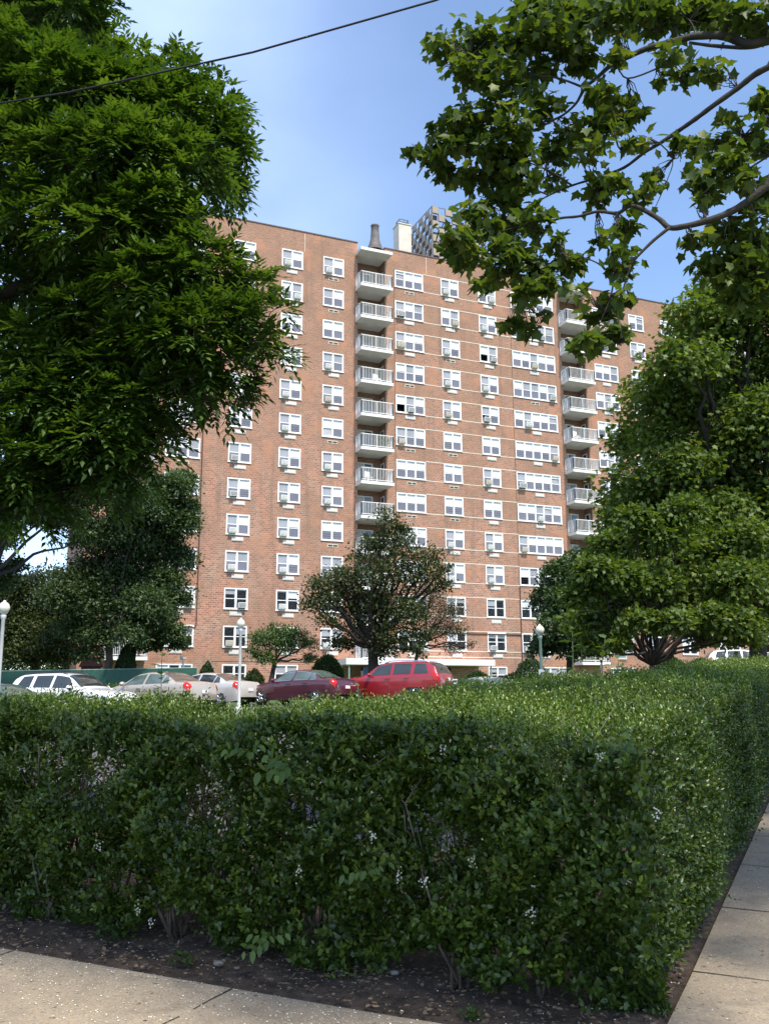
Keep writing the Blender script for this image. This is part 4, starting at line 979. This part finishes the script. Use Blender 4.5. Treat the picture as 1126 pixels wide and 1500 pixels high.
spray(360, 1100, 1.2, 'bright vine sprig near the hedge top on the left')
spray(540, 1275, 1.1, 'green vine sprig in the middle of the hedge face')
spray(425, 1120, 1.5, 'large yellow green vine shoot with broad leaves near the hedge top on the left')

# ------------------------------------------------------------------ trees
def ash_crown(parent, off, blobs, ncomp, leaf_l, tshift=0, name='crown'):
    """sprays of compound leaves gathered around twig tips"""
    cl = 9; P, o, t, cc = crown_points(blobs, ncomp, cl, .12, .8); n = len(P)
    R = unit(o * .8 + rdir(n) * .85 + np.array([0, 0, .05])); LR = leaf_l * 2.6 * rng.uniform(.7, 1.15, n)
    NR = unit(np.array([0, 0, 1.0]) + rdir(n) * .35 + o * .2); S = unit(np.cross(NR, R))
    PP, DD, NN, LL, TT = [], [], [], [], []
    for j, s in ((0, 1), (0, -1), (1, 1), (1, -1), (2, 1), (2, -1), (3, 0)):
        f = (.35 + .2 * j); dr = np.zeros((n, 3)); dr[:, 2] = -.10 * f * f
        PP.append(P + R * (LR * f)[:, None] + dr); d = unit(R * (.75 if s else 1) + S * s * .8 + np.array([0, 0, -.22])); DD.append(d); NN.append(unit(NR + rdir(n) * .15)); LL.append(leaf_l * rng.uniform(.75, 1.1, n)); TT.append(t + rng.normal(0, .05, n))
    PP, DD, NN, LL, TT = (np.concatenate(x) for x in (PP, DD, NN, LL, TT))
    return leaves(name, PP - off, DD, NN, LL, LL * .42, LANCE, M['ash'], parent, TT + tshift)
ab_ = [(60, 20, 95, 10), (120, 60, 80, 9.4), (150, 20, 55, 9.8), (40, 130, 90, 9.3), (120, 150, 80, 9), (165, 130, 45, 9.5), (205, 150, 55, 9.2), (212, 92, 26, 9.4), (265, 110, 42, 9.6), (275, 180, 70, 9.2), (325, 160, 42, 9.8), (328, 215, 48, 9.5), (318, 265, 46, 9.6), (280, 260, 70, 9.0), (210, 240, 80, 8.8), (130, 250, 85, 8.8), (40, 250, 80, 9.2), (60, 330, 70, 9.0), (150, 340, 80, 8.7), (230, 330, 75, 8.8), (290, 335, 50, 9.4), (335, 318, 32, 9.6), (340, 425, 34, 9.0), (300, 400, 60, 8.8), (385, 425, 30, 9.0), (240, 420, 70, 8.7), (170, 430, 60, 9.2), (20, 440, 60, 9.4), (120, 470, 45, 9.0), (60, 500, 50, 9.2), (400, 475, 40, 8.9), (350, 480, 60, 8.7), (402, 518, 28, 8.9), (290, 500, 65, 8.7), (220, 520, 60, 8.9), (330, 550, 45, 8.9), (280, 575, 55, 8.9), (330, 588, 28, 9.0), (150, 560, 60, 9.1), (70, 600, 70, 9.2), (10, 580, 50, 9.4), (210, 600, 55, 8.9), (225, 655, 42, 9.0), (160, 650, 60, 9.0), (80, 690, 60, 9.1), (10, 680, 60, 9.2), (190, 690, 30, 9.1), (130, 720, 45, 9.2), (30, 750, 50, 9.3), (80, 540, 60, 9.3), (170, 500, 60, 9.3), (110, 640, 60, 9.4), (40, 660, 60, 9.4), (110, 400, 60, 9.4), (0, 380, 60, 9.6), (80, 180, 80, 9.6), (200, 320, 70, 9.4), (200, 590, 50, 9.2), (250, 470, 60, 9.2), (160, 700, 45, 9.3), (60, 730, 50, 9.4)]
vis = [(W(x, y, d), r * d / F_PX * .98) for x, y, r, d in [(x_ - (12 if x_ > 180 else 0), y_, r_ * (.93 if x_ > 120 else 1), d_) for x_, y_, r_, d_ in ab_ if not (110 < x_ < 200 and y_ < 100) and (x_, y_) not in ((335, 318), (290, 335))] + [(105, 20, 60, 9.6), (140, 75, 35, 9.6), (60, -60, 90, 9.9)]]
offb = [(W(x, y, d), r * d / F_PX) for x, y, r, d in ((-150, 50, 170, 9.8), (-150, 300, 150, 9.6), (-140, 520, 130, 9.5), (-130, 700, 120, 9.5), (-380, 0, 200, 10), (-400, 300, 200, 10), (-380, 600, 180, 10), (-150, -200, 190, 9.8), (-350, -350, 220, 10), (-600, 100, 220, 10.5), (-600, 450, 200, 10.5))]
offb += [(Vector(v), r) for v, r in (((-6.6, 5.6, 6.2), 1.0), ((-5.2, 4.95, 6.1), .85), ((-4.0, 4.4, 6.0), .8), ((-2.8, 3.8, 6.0), .8), ((-1.7, 3.3, 6.1), .75), ((-3.4, 3.0, 6.8), .7), ((-8.5, 6.5, 6.6), 1.3))]  # unseen overhead clumps, shaped to throw shade on the hedge front
tb = Vector((-6.3, 9.2, G(-6.3, 9.2))); root = empty('ash_tree', tb, 0, 'large ash tree with dark compound leaves filling the upper left corner', 'tree')
off = np.array(tb); mb = MB(); fk = Vector((-6.0, 9.3, 2.2)) - tb
mb.tube([Vector((0, 0, -.2)), Vector((.05, 0, 1.2)), fk], [.36, .27, .24], 14)
hub = [fk, Vector((-5.2, 9.2, 4.0)) - tb, Vector((-5.4, 9.3, 6.0)) - tb]
mb.tube([fk, hub[1], W(60, 560, 9.6) - tb], [.17, .13, .07], 10); mb.tube([fk, hub[2], W(-60, 100, 9.8) - tb], [.2, .15, .07], 10)
mb.tube([hub[2], Vector((-7.2, 7.2, 6.2)) - tb], [.12, .08], 8)
mb.tube([hub[1], W(40, 420, 9.3) - tb, W(230, 400, 9.0) - tb], [.11, .08, .035], 8); mb.tube([hub[2], W(40, 200, 9.6) - tb, W(240, 190, 9.2) - tb], [.12, .08, .03], 8)
anch = [W(60, 560, 9.6) - tb, W(40, 420, 9.3) - tb, W(230, 400, 9.0) - tb, W(40, 200, 9.6) - tb, W(240, 190, 9.2) - tb, W(-60, 100, 9.8) - tb, hub[1], hub[2]]
for c, r_ in vis + offb:
    c = c - tb; s = (Vector((-7.2, 7.2, 6.2)) - tb) if (c + tb).y < 6.6 else min(anch, key=lambda q: (q - c).length); mb.tube(limb_path(s, c, 5, .04, .07), [.03, .026, .022, .017, .012, .006], 6)
    for _ in range(3): mb.tube(limb_path(c, c + Vector(rdir(1)[0]) * r_ * .9, 3, 0, .08), [.009, .007, .005, .003], 4)
mb.build('trunk', M['darkbark'], root, True)
ash_crown(root, off, vis, 18500, .105, .05)
ash_crown(root, off, offb, 9000, .16, 0, 'crown')

# near sycamore: traced limbs with lobed leaves, reaching in from the right
def S(pts, d0, d1): return [W(590 + x * .476, y * .476, d0 + (d1 - d0) * i / (len(pts) - 1)) for i, (x, y) in enumerate(pts)]
HUB = Vector((6.6, 7.2, 3.2)); tb = Vector((7.4, 7.0, G(7.4, 7.0)))
limbs = [(S([(1300, 60), (1126, 120), (1060, 135), (990, 110), (900, 110), (840, 125), (760, 145), (700, 170), (640, 200), (600, 235), (560, 270), (530, 320), (480, 360), (420, 375), (370, 370)], 7.6, 8.2), .085, .008),
 (S([(1300, 90), (1126, 130), (1060, 145), (960, 140), (880, 130)], 7.6, 7.8), .05, .02),
 (S([(1300, 120), (1126, 205), (1080, 230), (1030, 270), (960, 320), (900, 365), (850, 400), (790, 440), (740, 470), (680, 515), (600, 545), (520, 570), (450, 600), (380, 640), (330, 680)], 7.2, 8.4), .058, .008),
 (S([(1300, 440), (1126, 565), (1060, 620), (1000, 655), (930, 680), (870, 695), (820, 700), (790, 675), (740, 645), (700, 633), (660, 655), (600, 650), (540, 665), (470, 675), (430, 720), (405, 790), (380, 870), (370, 920)], 7.0, 7.9), .062, .007),
 (S([(820, 700), (770, 740), (720, 790), (700, 815), (650, 845), (600, 810), (560, 795), (500, 790)], 7.3, 7.6), .026, .006),
 (S([(650, 845), (640, 910), (620, 960), (600, 1010)], 7.4, 7.4), .014, .005), (S([(700, 815), (680, 880), (660, 945), (665, 1010)], 7.4, 7.5), .014, .005),
 (S([(620, 230), (600, 290), (630, 340), (650, 400), (670, 460), (740, 470)], 7.9, 7.8), .022, .012), (S([(850, 130), (830, 180), (780, 210), (690, 240), (660, 200)], 7.8, 7.8), .024, .009),
 (S([(580, 545), (600, 590), (620, 640)], 7.9, 7.7), .014, .006), (S([(610, 540), (660, 570), (710, 630)], 7.9, 7.5), .014, .008), (S([(790, -60), (800, 0), (830, 60), (850, 130)], 8.2, 7.8), .022, .02), (S([(700, -60), (740, 0), (760, 100)], 8.2, 7.9), .018, .01),
 (S([(1250, 340), (1126, 380), (1050, 420), (980, 450), (900, 470)], 7.2, 7.5), .022, .006), (S([(1230, 430), (1126, 480), (1060, 520), (1000, 550), (940, 590), (880, 610)], 7.2, 7.5), .02, .005), (S([(790, 440), (830, 490), (810, 560), (775, 640)], 7.6, 7.6), .01, .005),
 (S([(560, 270), (480, 240), (400, 230), (300, 200), (200, 180)], 8.0, 8.3), .02, .005), (S([(480, 360), (400, 400), (300, 420), (200, 400)], 8.1, 8.4), .014, .004), (S([(520, 570), (440, 520), (320, 480), (180, 460), (60, 470)], 8.1, 8.5), .016, .004), (S([(450, 600), (340, 560), (240, 540), (140, 520)], 8.2, 8.5), .014, .004),
 (S([(470, 675), (380, 690), (280, 720), (200, 760)], 7.8, 8.0), .013, .004), (S([(405, 790), (330, 800), (260, 860)], 7.9, 8.0), .01, .004), (S([(640, 200), (560, 150), (470, 100), (380, 60)], 8.0, 8.3), .018, .005), (S([(900, 110), (880, 60), (800, 20)], 7.8, 7.9), .014, .005), (S([(1126, 720), (1090, 760), (1060, 820), (1000, 860)], 7.4, 7.6), .014, .005), (S([(1200, 640), (1126, 680), (1070, 720), (990, 740)], 7.3, 7.5), .016, .005), (S([(600, 1010), (560, 1040), (520, 1060)], 7.4, 7.4), .006, .003), (S([(665, 1010), (680, 1050)], 7.5, 7.5), .006, .003)]
root = empty('plane_tree', tb, 0, 'nearby sycamore with crooked bare limbs and large lobed leaves against the upper right sky', 'tree')
off = np.array(tb); mb = MB()
mb.tube([Vector((0, 0, -.2)), Vector((-.1, 0, 1.6)), Vector((-.3, .1, 3.2)), HUB - tb, Vector((6.9, 7.2, 6.0)) - tb, Vector((7.0, 7.0, 9.0)) - tb], [.42, .33, .3, .26, .2, .1], 16)
for k, (pts, r0_, r1_) in enumerate(limbs):
    pts = [p - tb for p in pts]
    if k in (0, 1, 2, 3): pts = [[Vector((6.9, 7.2, 6.3)), Vector((6.9, 7.2, 6.0)), Vector((6.9, 7.2, 5.4)), Vector((6.7, 7.2, 4.0))][k] - tb] + pts
    if k in (13, 14, 24, 25): pts = [Vector((6.8, 7.2, 4.6)) - tb] + pts
    sm_ = []
    for i in range(len(pts) - 1):                      # Catmull-Rom smoothing with a little waviness
        p0, p1, p2, p3 = pts[max(i - 1, 0)], pts[i], pts[i + 1], pts[min(i + 2, len(pts) - 1)]
        for j in range(4):
            t = j / 4; sm_.append(.5 * ((2 * p1) + (p2 - p0) * t + (2 * p0 - 5 * p1 + 4 * p2 - p3) * t * t + (3 * p1 - p0 - 3 * p2 + p3) * t ** 3))
    sm_.append(pts[-1]); n_ = len(sm_)
    mb.tube(sm_, [(r0_ + (r1_ - r0_) * (i / (n_ - 1)) ** .8) * .66 * random.uniform(.93, 1.08) for i in range(n_)], 8)
limb_pts = [p for l in limbs for p in l[0]]
sb = [(130, 160, 55), (100, 130, 30), (230, 140, 65), (330, 150, 75), (420, 100, 75), (380, 35, 50), (480, 50, 75), (560, 60, 75), (640, 60, 75), (720, 60, 65), (800, 50, 60), (880, 50, 60), (960, 40, 75), (1050, 60, 75), (1110, 80, 50), (180, 220, 40), (230, 240, 55), (320, 260, 65), (400, 230, 65), (500, 170, 65), (560, 200, 40), (170, 370, 40), (200, 380, 55), (280, 350, 55), (350, 400, 60), (440, 340, 50), (95, 400, 22), (40, 475, 25), (120, 470, 42), (130, 540, 42), (200, 440, 55), (280, 470, 60), (370, 480, 60), (300, 540, 60), (210, 560, 40), (380, 560, 50), (460, 480, 50), (520, 420, 55), (600, 400, 55), (570, 470, 45), (650, 330, 35), (720, 350, 28), (800, 250, 25), (880, 235, 42), (960, 230, 45), (700, 450, 30), (850, 450, 35), (900, 460, 35), (620, 300, 30), (300, 620, 55), (210, 650, 45), (250, 720, 55), (170, 740, 50), (195, 800, 45), (330, 720, 55), (400, 680, 55), (350, 800, 55), (290, 850, 42), (240, 880, 30), (420, 830, 55), (480, 740, 28), (500, 820, 45), (600, 750, 16), (660, 780, 35), (690, 700, 28), (640, 720, 20), (800, 575, 25), (440, 880, 45), (380, 900, 40), (1000, 370, 28), (1100, 310, 28), (980, 430, 28), (1060, 450, 45), (1010, 500, 45), (930, 560, 55), (1060, 560, 40), (1090, 390, 20), (940, 620, 32), (900, 740, 35), (1000, 720, 45), (1080, 740, 55), (1110, 600, 35), (940, 830, 35), (1020, 850, 60), (1100, 850, 60), (1080, 660, 40), (1120, 780, 60), (1110, 900, 60), (1060, 800, 50), (980, 800, 40), (1050, 930, 50), (600, 980, 38), (560, 1045, 22), (660, 1030, 40), (620, 1070, 25), (340, 1010, 28), (390, 1020, 30), (430, 980, 25), (700, 930, 18), (545, 900, 26)]
for pts_, r0_, r1_ in limbs:
    for p_ in pts_[1:]:
        q_ = p_; u_ = (cam.matrix_world.inverted() @ q_); X_ = 563 + u_.x / -u_.z * F_PX; Y_ = 750 - u_.y / -u_.z * F_PX
        if r0_ < .03 and random.random() < .5: sb.append(((X_ - 590) / .476 + random.uniform(-40, 40), Y_ / .476 + random.uniform(-40, 40), random.uniform(22, 42)))
blobs = []
for x, y, r_ in sb:
    q = W(590 + x * .476, y * .476, 7.9); near = min(limb_pts, key=lambda p: (ray(590 + x * .476, y * .476) * p.y - p).length); dd = near.y + random.uniform(-.25, .25)
    blobs.append((W(590 + x * .476, y * .476, dd), r_ * .476 * dd / F_PX * .95, 1.0))
for c, r_, _ in blobs:
    near = min(limb_pts, key=lambda p: (p - c).length)
    for _ in range(7):
        e = c + Vector(rdir(1)[0]) * r_ * 1.1; q = limb_path(near - tb, e - tb, 4, .03, .09); mb.tube(q, [.006, .0045, .0035, .003, .002], 5)
mb.build('trunk', M['sycbark'], root, True)
loc = [(c - tb, r_, w_) for c, r_, w_ in blobs]
leaf_crown('crown', loc, 8600, .10, LOBED, M['syc'], root, 2, .50, .95, .3, up=.6, droop=.35)
offs = [(Vector(v) - tb, r_) for v, r_ in (((6.8, 7.5, 9.0), 1.8), ((8.6, 7.5, 6.5), 1.5), ((7.6, 9.4, 8.4), 1.5), ((6.4, 4.6, 6.6), 1.2), ((5.4, 3.4, 6.2), .9), ((3.4, 1.1, 5.9), .55), ((4.5, 1.9, 6.1), .4), ((2.6, 1.25, 5.9), .75), ((1.6, 1.75, 6.0), .75), ((.6, 2.2, 6.0), .75), ((-.5, 2.7, 6.1), .75))]  # the smaller low clumps are unseen, lined up to shade the hedge face
leaf_crown('crown', offs, 6500, .22, LOBED, M['syc'], root, 8, .2, .9, .7)

def blobset(l, d, sc=1.0, dj=.0, zdepth=None):
    out = []
    for x, y, r_ in l:
        dd = d + random.uniform(-dj, dj); out.append((W(x, y, dd), r_ * sc * dd / F_PX))
    return out
def gp(px, d): return ground_pt(px, d)
# large sycamore on the right
bs = [(1000, 540, 55), (960, 590, 50), (925, 655, 38), (1040, 490, 55), (1090, 450, 60), (1010, 470, 35), (1100, 550, 80), (1020, 620, 70), (1090, 660, 75), (950, 720, 55), (905, 760, 28), (1020, 720, 65), (1110, 740, 60), (935, 790, 50), (1000, 800, 60), (1060, 830, 50), (1110, 860, 45), (960, 650, 40), (1126, 620, 60), (1060, 400, 30), (1120, 380, 40), (1040, 880, 30), (1000, 880, 30), (1080, 780, 50), (1126, 800, 50), (1030, 830, 45), (970, 840, 40), (1126, 900, 40), (1070, 420, 40), (1126, 440, 50), (1030, 440, 30), (890, 800, 26), (920, 740, 34), (1000, 690, 45), (1050, 760, 50), (980, 760, 45), (1060, 880, 40), (1100, 920, 26), (1010, 600, 45), (1060, 600, 50), (940, 840, 36)]
tree('sycamore_tree', 'tall broad sycamore with yellow green leaves standing on the right in front of the block', 'tree', gp(1112, 27), W(1105, 800, 27), .30, blobset(bs, 26.5, 1, 2.2) + blobset([(1200, 450, 90), (1250, 600, 110), (1200, 750, 90), (1320, 500, 120), (1350, 700, 100), (1200, 850, 60)], 27, 1, 2), 95000, .15, LOBED, M['syc2'], M['darkbark'], None, 8, .26, .85, .65, 2, tshift=.12)
# broad low dark tree with forked trunk
tree('forked_tree', 'low spreading tree with a black forked trunk on the lawn at right', 'tree', gp(958, 23.5), W(955, 974, 23.5), .11, blobset([(900, 880, 42), (950, 880, 45), (1000, 890, 40), (1045, 910, 28), (868, 915, 32), (1080, 920, 30), (920, 855, 30), (960, 860, 30), (880, 855, 26), (1010, 870, 30), (850, 880, 22), (890, 925, 25), (1015, 925, 20), (900, 800, 28), (960, 790, 36), (1020, 800, 36), (930, 765, 24), (1000, 755, 30), (1080, 800, 40), (1080, 860, 40), (870, 840, 26), (935, 915, 26), (985, 915, 24), (870, 945, 18), (905, 948, 16), (1040, 935, 22), (1090, 935, 24)], 23.5, 1, 1.8), 46000, .12, LOBED, M['syc2'], M['darkbark'], None, 8, .26, .85, .65, 2, tshift=.02)
tree('linden_tree', 'dense bluish green tree between the green lamp post and the forked tree', 'tree', gp(832, 36), W(835, 950, 36), .16, blobset([(822, 845, 28), (850, 830, 26), (805, 880, 26), (840, 885, 40), (875, 860, 36), (825, 925, 36), (865, 920, 38), (800, 950, 22), (900, 830, 28), (855, 950, 30), (885, 940, 30)], 36, 1, 1.2), 34000, .14, OVAL, M['linden'], M['darkbark'], None, 12, .16, .6, .8, 1)
# crabapple in the middle, with a thin brownish right side
tree('crabapple_tree', 'dark irregular tree in front of the entrance canopy with a grey trunk', 'tree', gp(547, 44), W(545, 950, 44), .33, blobset([(568, 765, 20), (578, 790, 24), (555, 808, 26), (596, 815, 26), (632, 818, 20), (520, 815, 10), (545, 850, 36), (600, 850, 32), (630, 842, 22), (490, 860, 26), (462, 858, 14), (470, 880, 20), (510, 890, 34), (560, 900, 38), (600, 900, 26), (530, 935, 28), (580, 940, 30), (620, 935, 18), (480, 915, 16), (505, 850, 22), (612, 955, 10), (455, 890, 14), (500, 945, 14), (560, 955, 18), (645, 860, 14), (590, 775, 10), (540, 790, 10), (650, 835, 10)], 44, 1, 1.4), 18000, .15, OVAL, M['dark'], M['darkbark'], None, 7, .36, .6, .7, 3)
tree('bare_twig_tree', 'thin brownish small tree of fine twigs, right of the crabapple before the canopy', 'tree', gp(590, 46), W(612, 950, 46), .13, blobset([(630, 880, 26), (655, 900, 24), (640, 925, 26), (670, 925, 18), (610, 905, 20), (665, 950, 14), (690, 945, 8)], 46, 1, 1.0), 7500, .10, LANCE, M['brown'], M['darkbark'], None, 5, .3, .5, .5, 16, droop=.0)
tree('arching_tree', 'small light green tree with a dark leaning trunk behind the burgundy sedan', 'tree', gp(392, 45), W(402, 972, 45), .16, blobset([(385, 940, 20), (405, 930, 18), (372, 960, 12), (430, 935, 20), (450, 945, 14), (415, 950, 16), (455, 965, 10), (390, 965, 14)], 45, 1, .8), 6500, .12, OVAL, M['linden'], M['darkbark'], None, 7, .22, .5, .6, 4, tshift=.3)
# left group
tree('oak_tree', 'dark oak with a straight trunk in front of the left end of the block', 'tree', gp(158, 47), W(160, 905, 47), .24, blobset([(160, 730, 36), (205, 745, 36), (175, 790, 42), (130, 790, 26), (140, 840, 34), (185, 850, 42), (120, 880, 34), (165, 900, 36), (215, 890, 34), (110, 925, 24), (140, 935, 24), (190, 935, 22), (100, 850, 22), (90, 880, 30), (150, 700, 30), (110, 760, 24), (200, 800, 36), (160, 860, 36), (205, 925, 24), (130, 960, 18)], 47, 1, 1.6), 60000, .17, OVAL, M['oak'], M['darkbark'], None, 8, .25, .5, .75, 2)
tree('oak_tree', 'feathery oak against the brick wall, right of the straight trunked oak', 'tree', gp(188, 49), W(195, 935, 49), .28, blobset([(250, 720, 28), (268, 705, 18), (235, 755, 32), (262, 770, 26), (225, 800, 36), (255, 820, 26), (235, 860, 34), (262, 880, 14), (225, 905, 30), (250, 930, 18), (275, 745, 16), (220, 945, 16), (262, 945, 12)], 48.5, 1, 1.2), 46000, .17, OVAL, M['oak'], M['darkbark'], None, 8, .25, .5, .75, 2, tshift=.12)
tree('oak_tree', 'dense dark tree at the left edge behind the white lamp post', 'tree', gp(50, 52), W(48, 930, 52), .3, blobset([(20, 880, 45), (60, 870, 40), (90, 900, 36), (40, 930, 45), (80, 945, 34), (10, 945, 36), (-40, 900, 60), (-60, 820, 50), (30, 965, 24), (75, 965, 24), (100, 960, 22), (110, 930, 30)], 52, 1, 2), 40000, .18, OVAL, M['dark'], M['darkbark'], None, 10, .17, .55, .75, 1)
tree('oak_tree', 'tall loose tree at far left whose upper boughs hang above a patch of sky', 'tree', gp(-40, 40), W(-40, 860, 40), .3, blobset([(20, 745, 40), (60, 760, 26), (95, 755, 28), (0, 790, 26), (-40, 760, 60), (-90, 820, 60), (10, 715, 40), (80, 720, 40), (22, 830, 14), (-20, 850, 40), (120, 790, 14), (70, 700, 30)], 41, 1, 2), 36000, .17, OVAL, M['linden'], M['darkbark'], None, 10, .18, .55, .75, 2)
tree('background_tree', 'hazy distant tree low on the left behind the dense dark tree', 'tree', gp(110, 70), W(110, 940, 70), .3, blobset([(110, 930, 40), (70, 940, 35), (140, 950, 30), (30, 950, 40), (-20, 930, 50), (150, 900, 26), (95, 880, 22), (0, 880, 40), (200, 940, 40), (60, 900, 34), (180, 900, 30), (-60, 960, 50), (0, 965, 34), (20, 985, 26), (60, 985, 26), (100, 985, 26), (-20, 930, 40), (30, 930, 36), (50, 970, 26), (90, 972, 24), (130, 970, 24), (170, 965, 26), (205, 965, 26)], 70, 1, 2), 32000, .2, OVAL, M['oak'], M['darkbark'], None, 8, .25, .6, .75, 0, tshift=.1)

# clipped bushes
def bush(name, label, px, d, w, h, pyt, mat, n, size, cone=0.0, cat='bush', group=None):
    g = gp(px, d); top = W(px, pyt, d).z; root = empty(name, (g.x, g.y, top - h), 0, label, cat, group)
    u = rdir(n); u[:, 2] = np.abs(u[:, 2]) * 1.0; z = u[:, 2]; prof = np.sqrt(np.clip(1 - z * z, 0, 1)) if cone == 0 else (1 - z) ** .55 * 1.0
    xy = unit(np.c_[u[:, 0], u[:, 1], np.zeros(n)]); rr = rng.uniform(.82, 1.03, n) * (1 + .05 * fbm(u * 3, 2.0))
    P = np.c_[xy[:, 0] * prof * w / 2 * rr, xy[:, 1] * prof * w / 2 * rr, z * h * rr]
    D = unit(unit(P + 1e-3) + rdir(n) * .7 + np.array([0, 0, .3])); L = size * rng.uniform(.6, 1.3, n)
    leaves('foliage', P, D, unit(unit(P + 1e-3) + rdir(n) * .5), L, L * .5, OVAL, mat, root, rng.normal(.45, .18, n) + .1 * fbm(P, 4))
    MB().tube([(0, 0, -.5), (0, 0, h * .6)], [.06, .03], 6).build('trunk', M['darkbark'], root); return root
bush('conical_bush', 'dark egg shaped yew behind the green fence, right of the oak trunk', 183, 48, 1.35, 1.9, 946, M['yew'], 9000, .08, .6)
bush('conical_bush', 'small pointed yew against the brick wall, left of the second lamp post', 303, 49, 1.15, 1.3, 971, M['yew'], 6000, .08, .7)
bush('rounded_bush', 'broad leafy bush behind the burgundy sedan, left of the entrance', 479, 47, 1.7, 1.5, 962, M['linden'], 7000, .11)
bush('rounded_bush', 'large dark yew ball beside the green lamp post', 778, 48, 1.9, 1.7, 966, M['yew'], 9000, .08)
bush('rounded_bush', 'low light green mound left of the large yew ball', 753, 43, 1.5, .9, 987, M['yew'], 5000, .08)
bush('rounded_bush', 'bright feathery shrub under the right end of the canopy', 700, 50, 1.7, .95, 986, M['linden'], 4000, .12)
bush('rounded_bush', 'light green shrub on the lawn behind the forked trunk', 985, 44, 2.1, 1.5, 966, M['linden'], 6000, .12)
bush('rounded_bush', 'bright shrub before the brick wall left of the white car at the back', 1028, 50, 2.1, 1.3, 967, M['linden'], 5000, .12)
bush('rounded_bush', 'small dark shrub between the parked cars and the arching tree', 372, 44, 1.0, 1.0, 982, M['dark'], 3000, .1)
def strip(name, label, pts, h, n, size, mat, wd=.9, tint=.5):
    pts = [Vector(p) for p in pts]; base = pts[0].copy(); root = empty(name, base, 0, label, 'hedge'); k = len(pts) - 1
    t = rng.random(n) * k; i = np.minimum(t.astype(int), k - 1); f = (t - i)[:, None]; A = np.array([tuple(p) for p in pts]); Q = A[i] * (1 - f) + A[i + 1] * f
    d_ = unit(A[i + 1] - A[i]); S_ = np.c_[-d_[:, 1], d_[:, 0], np.zeros(n)]
    top = rng.random(n) < .5; u = np.where(top, rng.uniform(-1, 1, n), np.sign(rng.normal(size=n)) * (1 + rng.normal(0, .05, n))); z = np.where(top, h * (1 + rng.normal(0, .03, n)), h * rng.random(n))
    P = Q + S_ * (u * wd / 2)[:, None]; P[:, 2] += z + .03 * h * fbm(P, 3.0)
    D = unit(np.array([0, 0, .8]) + rdir(n)); L = size * rng.uniform(.6, 1.3, n)
    leaves('foliage', P - np.array(base), D, unit(np.array([0, -.3, .8]) + rdir(n) * .6), L, L * .55, OVAL, mat, root, rng.normal(tint, .16, n))
    for q in range(int(k * 6)):
        t_ = q / (k * 6) * k; ii = min(int(t_), k - 1); p = pts[ii].lerp(pts[ii + 1], t_ - ii) - base; MB().tube([p, p + Vector((.03, .02, h * .8))], .02, 5).build('stem', M['stem'], root)
strip('clipped_hedge', 'low clipped hedge below the green fence behind the parked cars', [gp(-40, 44) + Vector((0, 0, -.1)), gp(300, 45.5) + Vector((0, 0, -.1))], 1.12, 9000, .09, M['privet'], 1.0, .6)
strip('clipped_hedge', 'low clipped hedge along the lawn between the entrance and the yew ball', [gp(670, 40) + Vector((0, 0, -.1)), gp(800, 40) + Vector((0, 0, -.1)), gp(960, 38) + Vector((0, 0, -.05))], 1.08, 9000, .09, M['privet'], 1.2, .6)
strip('clipped_hedge', 'wide hedge at the edge of the lot, just behind the foreground privet hedge', [gp(640, 17), gp(760, 16), gp(900, 15.5), gp(1060, 17), gp(1180, 20) + Vector((0, 0, .1))], 1.17, 26000, .06, M['privet'], 2.4, .62)

for col, r_, x, y, lab, hh in balcony_plants:
    p_ = on_balcony(col, r_, x, y); root = empty('potted_plant', p_, 0, lab, 'potted plant', 'plants on the balconies')
    MB().lathe([(0, 0), (.14, 0), (.19, .3), (.16, .3), (0, .27)], n=14).build('pot', M['redroof'], root, True)
    n = int(900 * hh); P = rng.normal(0, .16 + .1 * hh, (n, 3)) * np.array([1.3, 1, 1]) + np.array([0, 0, .3 + hh * .7]); L = .12 * rng.uniform(.6, 1.2, n)
    leaves('foliage', P, rdir(n) + np.array([0, 0, .4]), unit(rdir(n) + np.array([0, 0, 1.0])), L, L * .5, OVAL, M['grass'], root, rng.random(n) * .7)
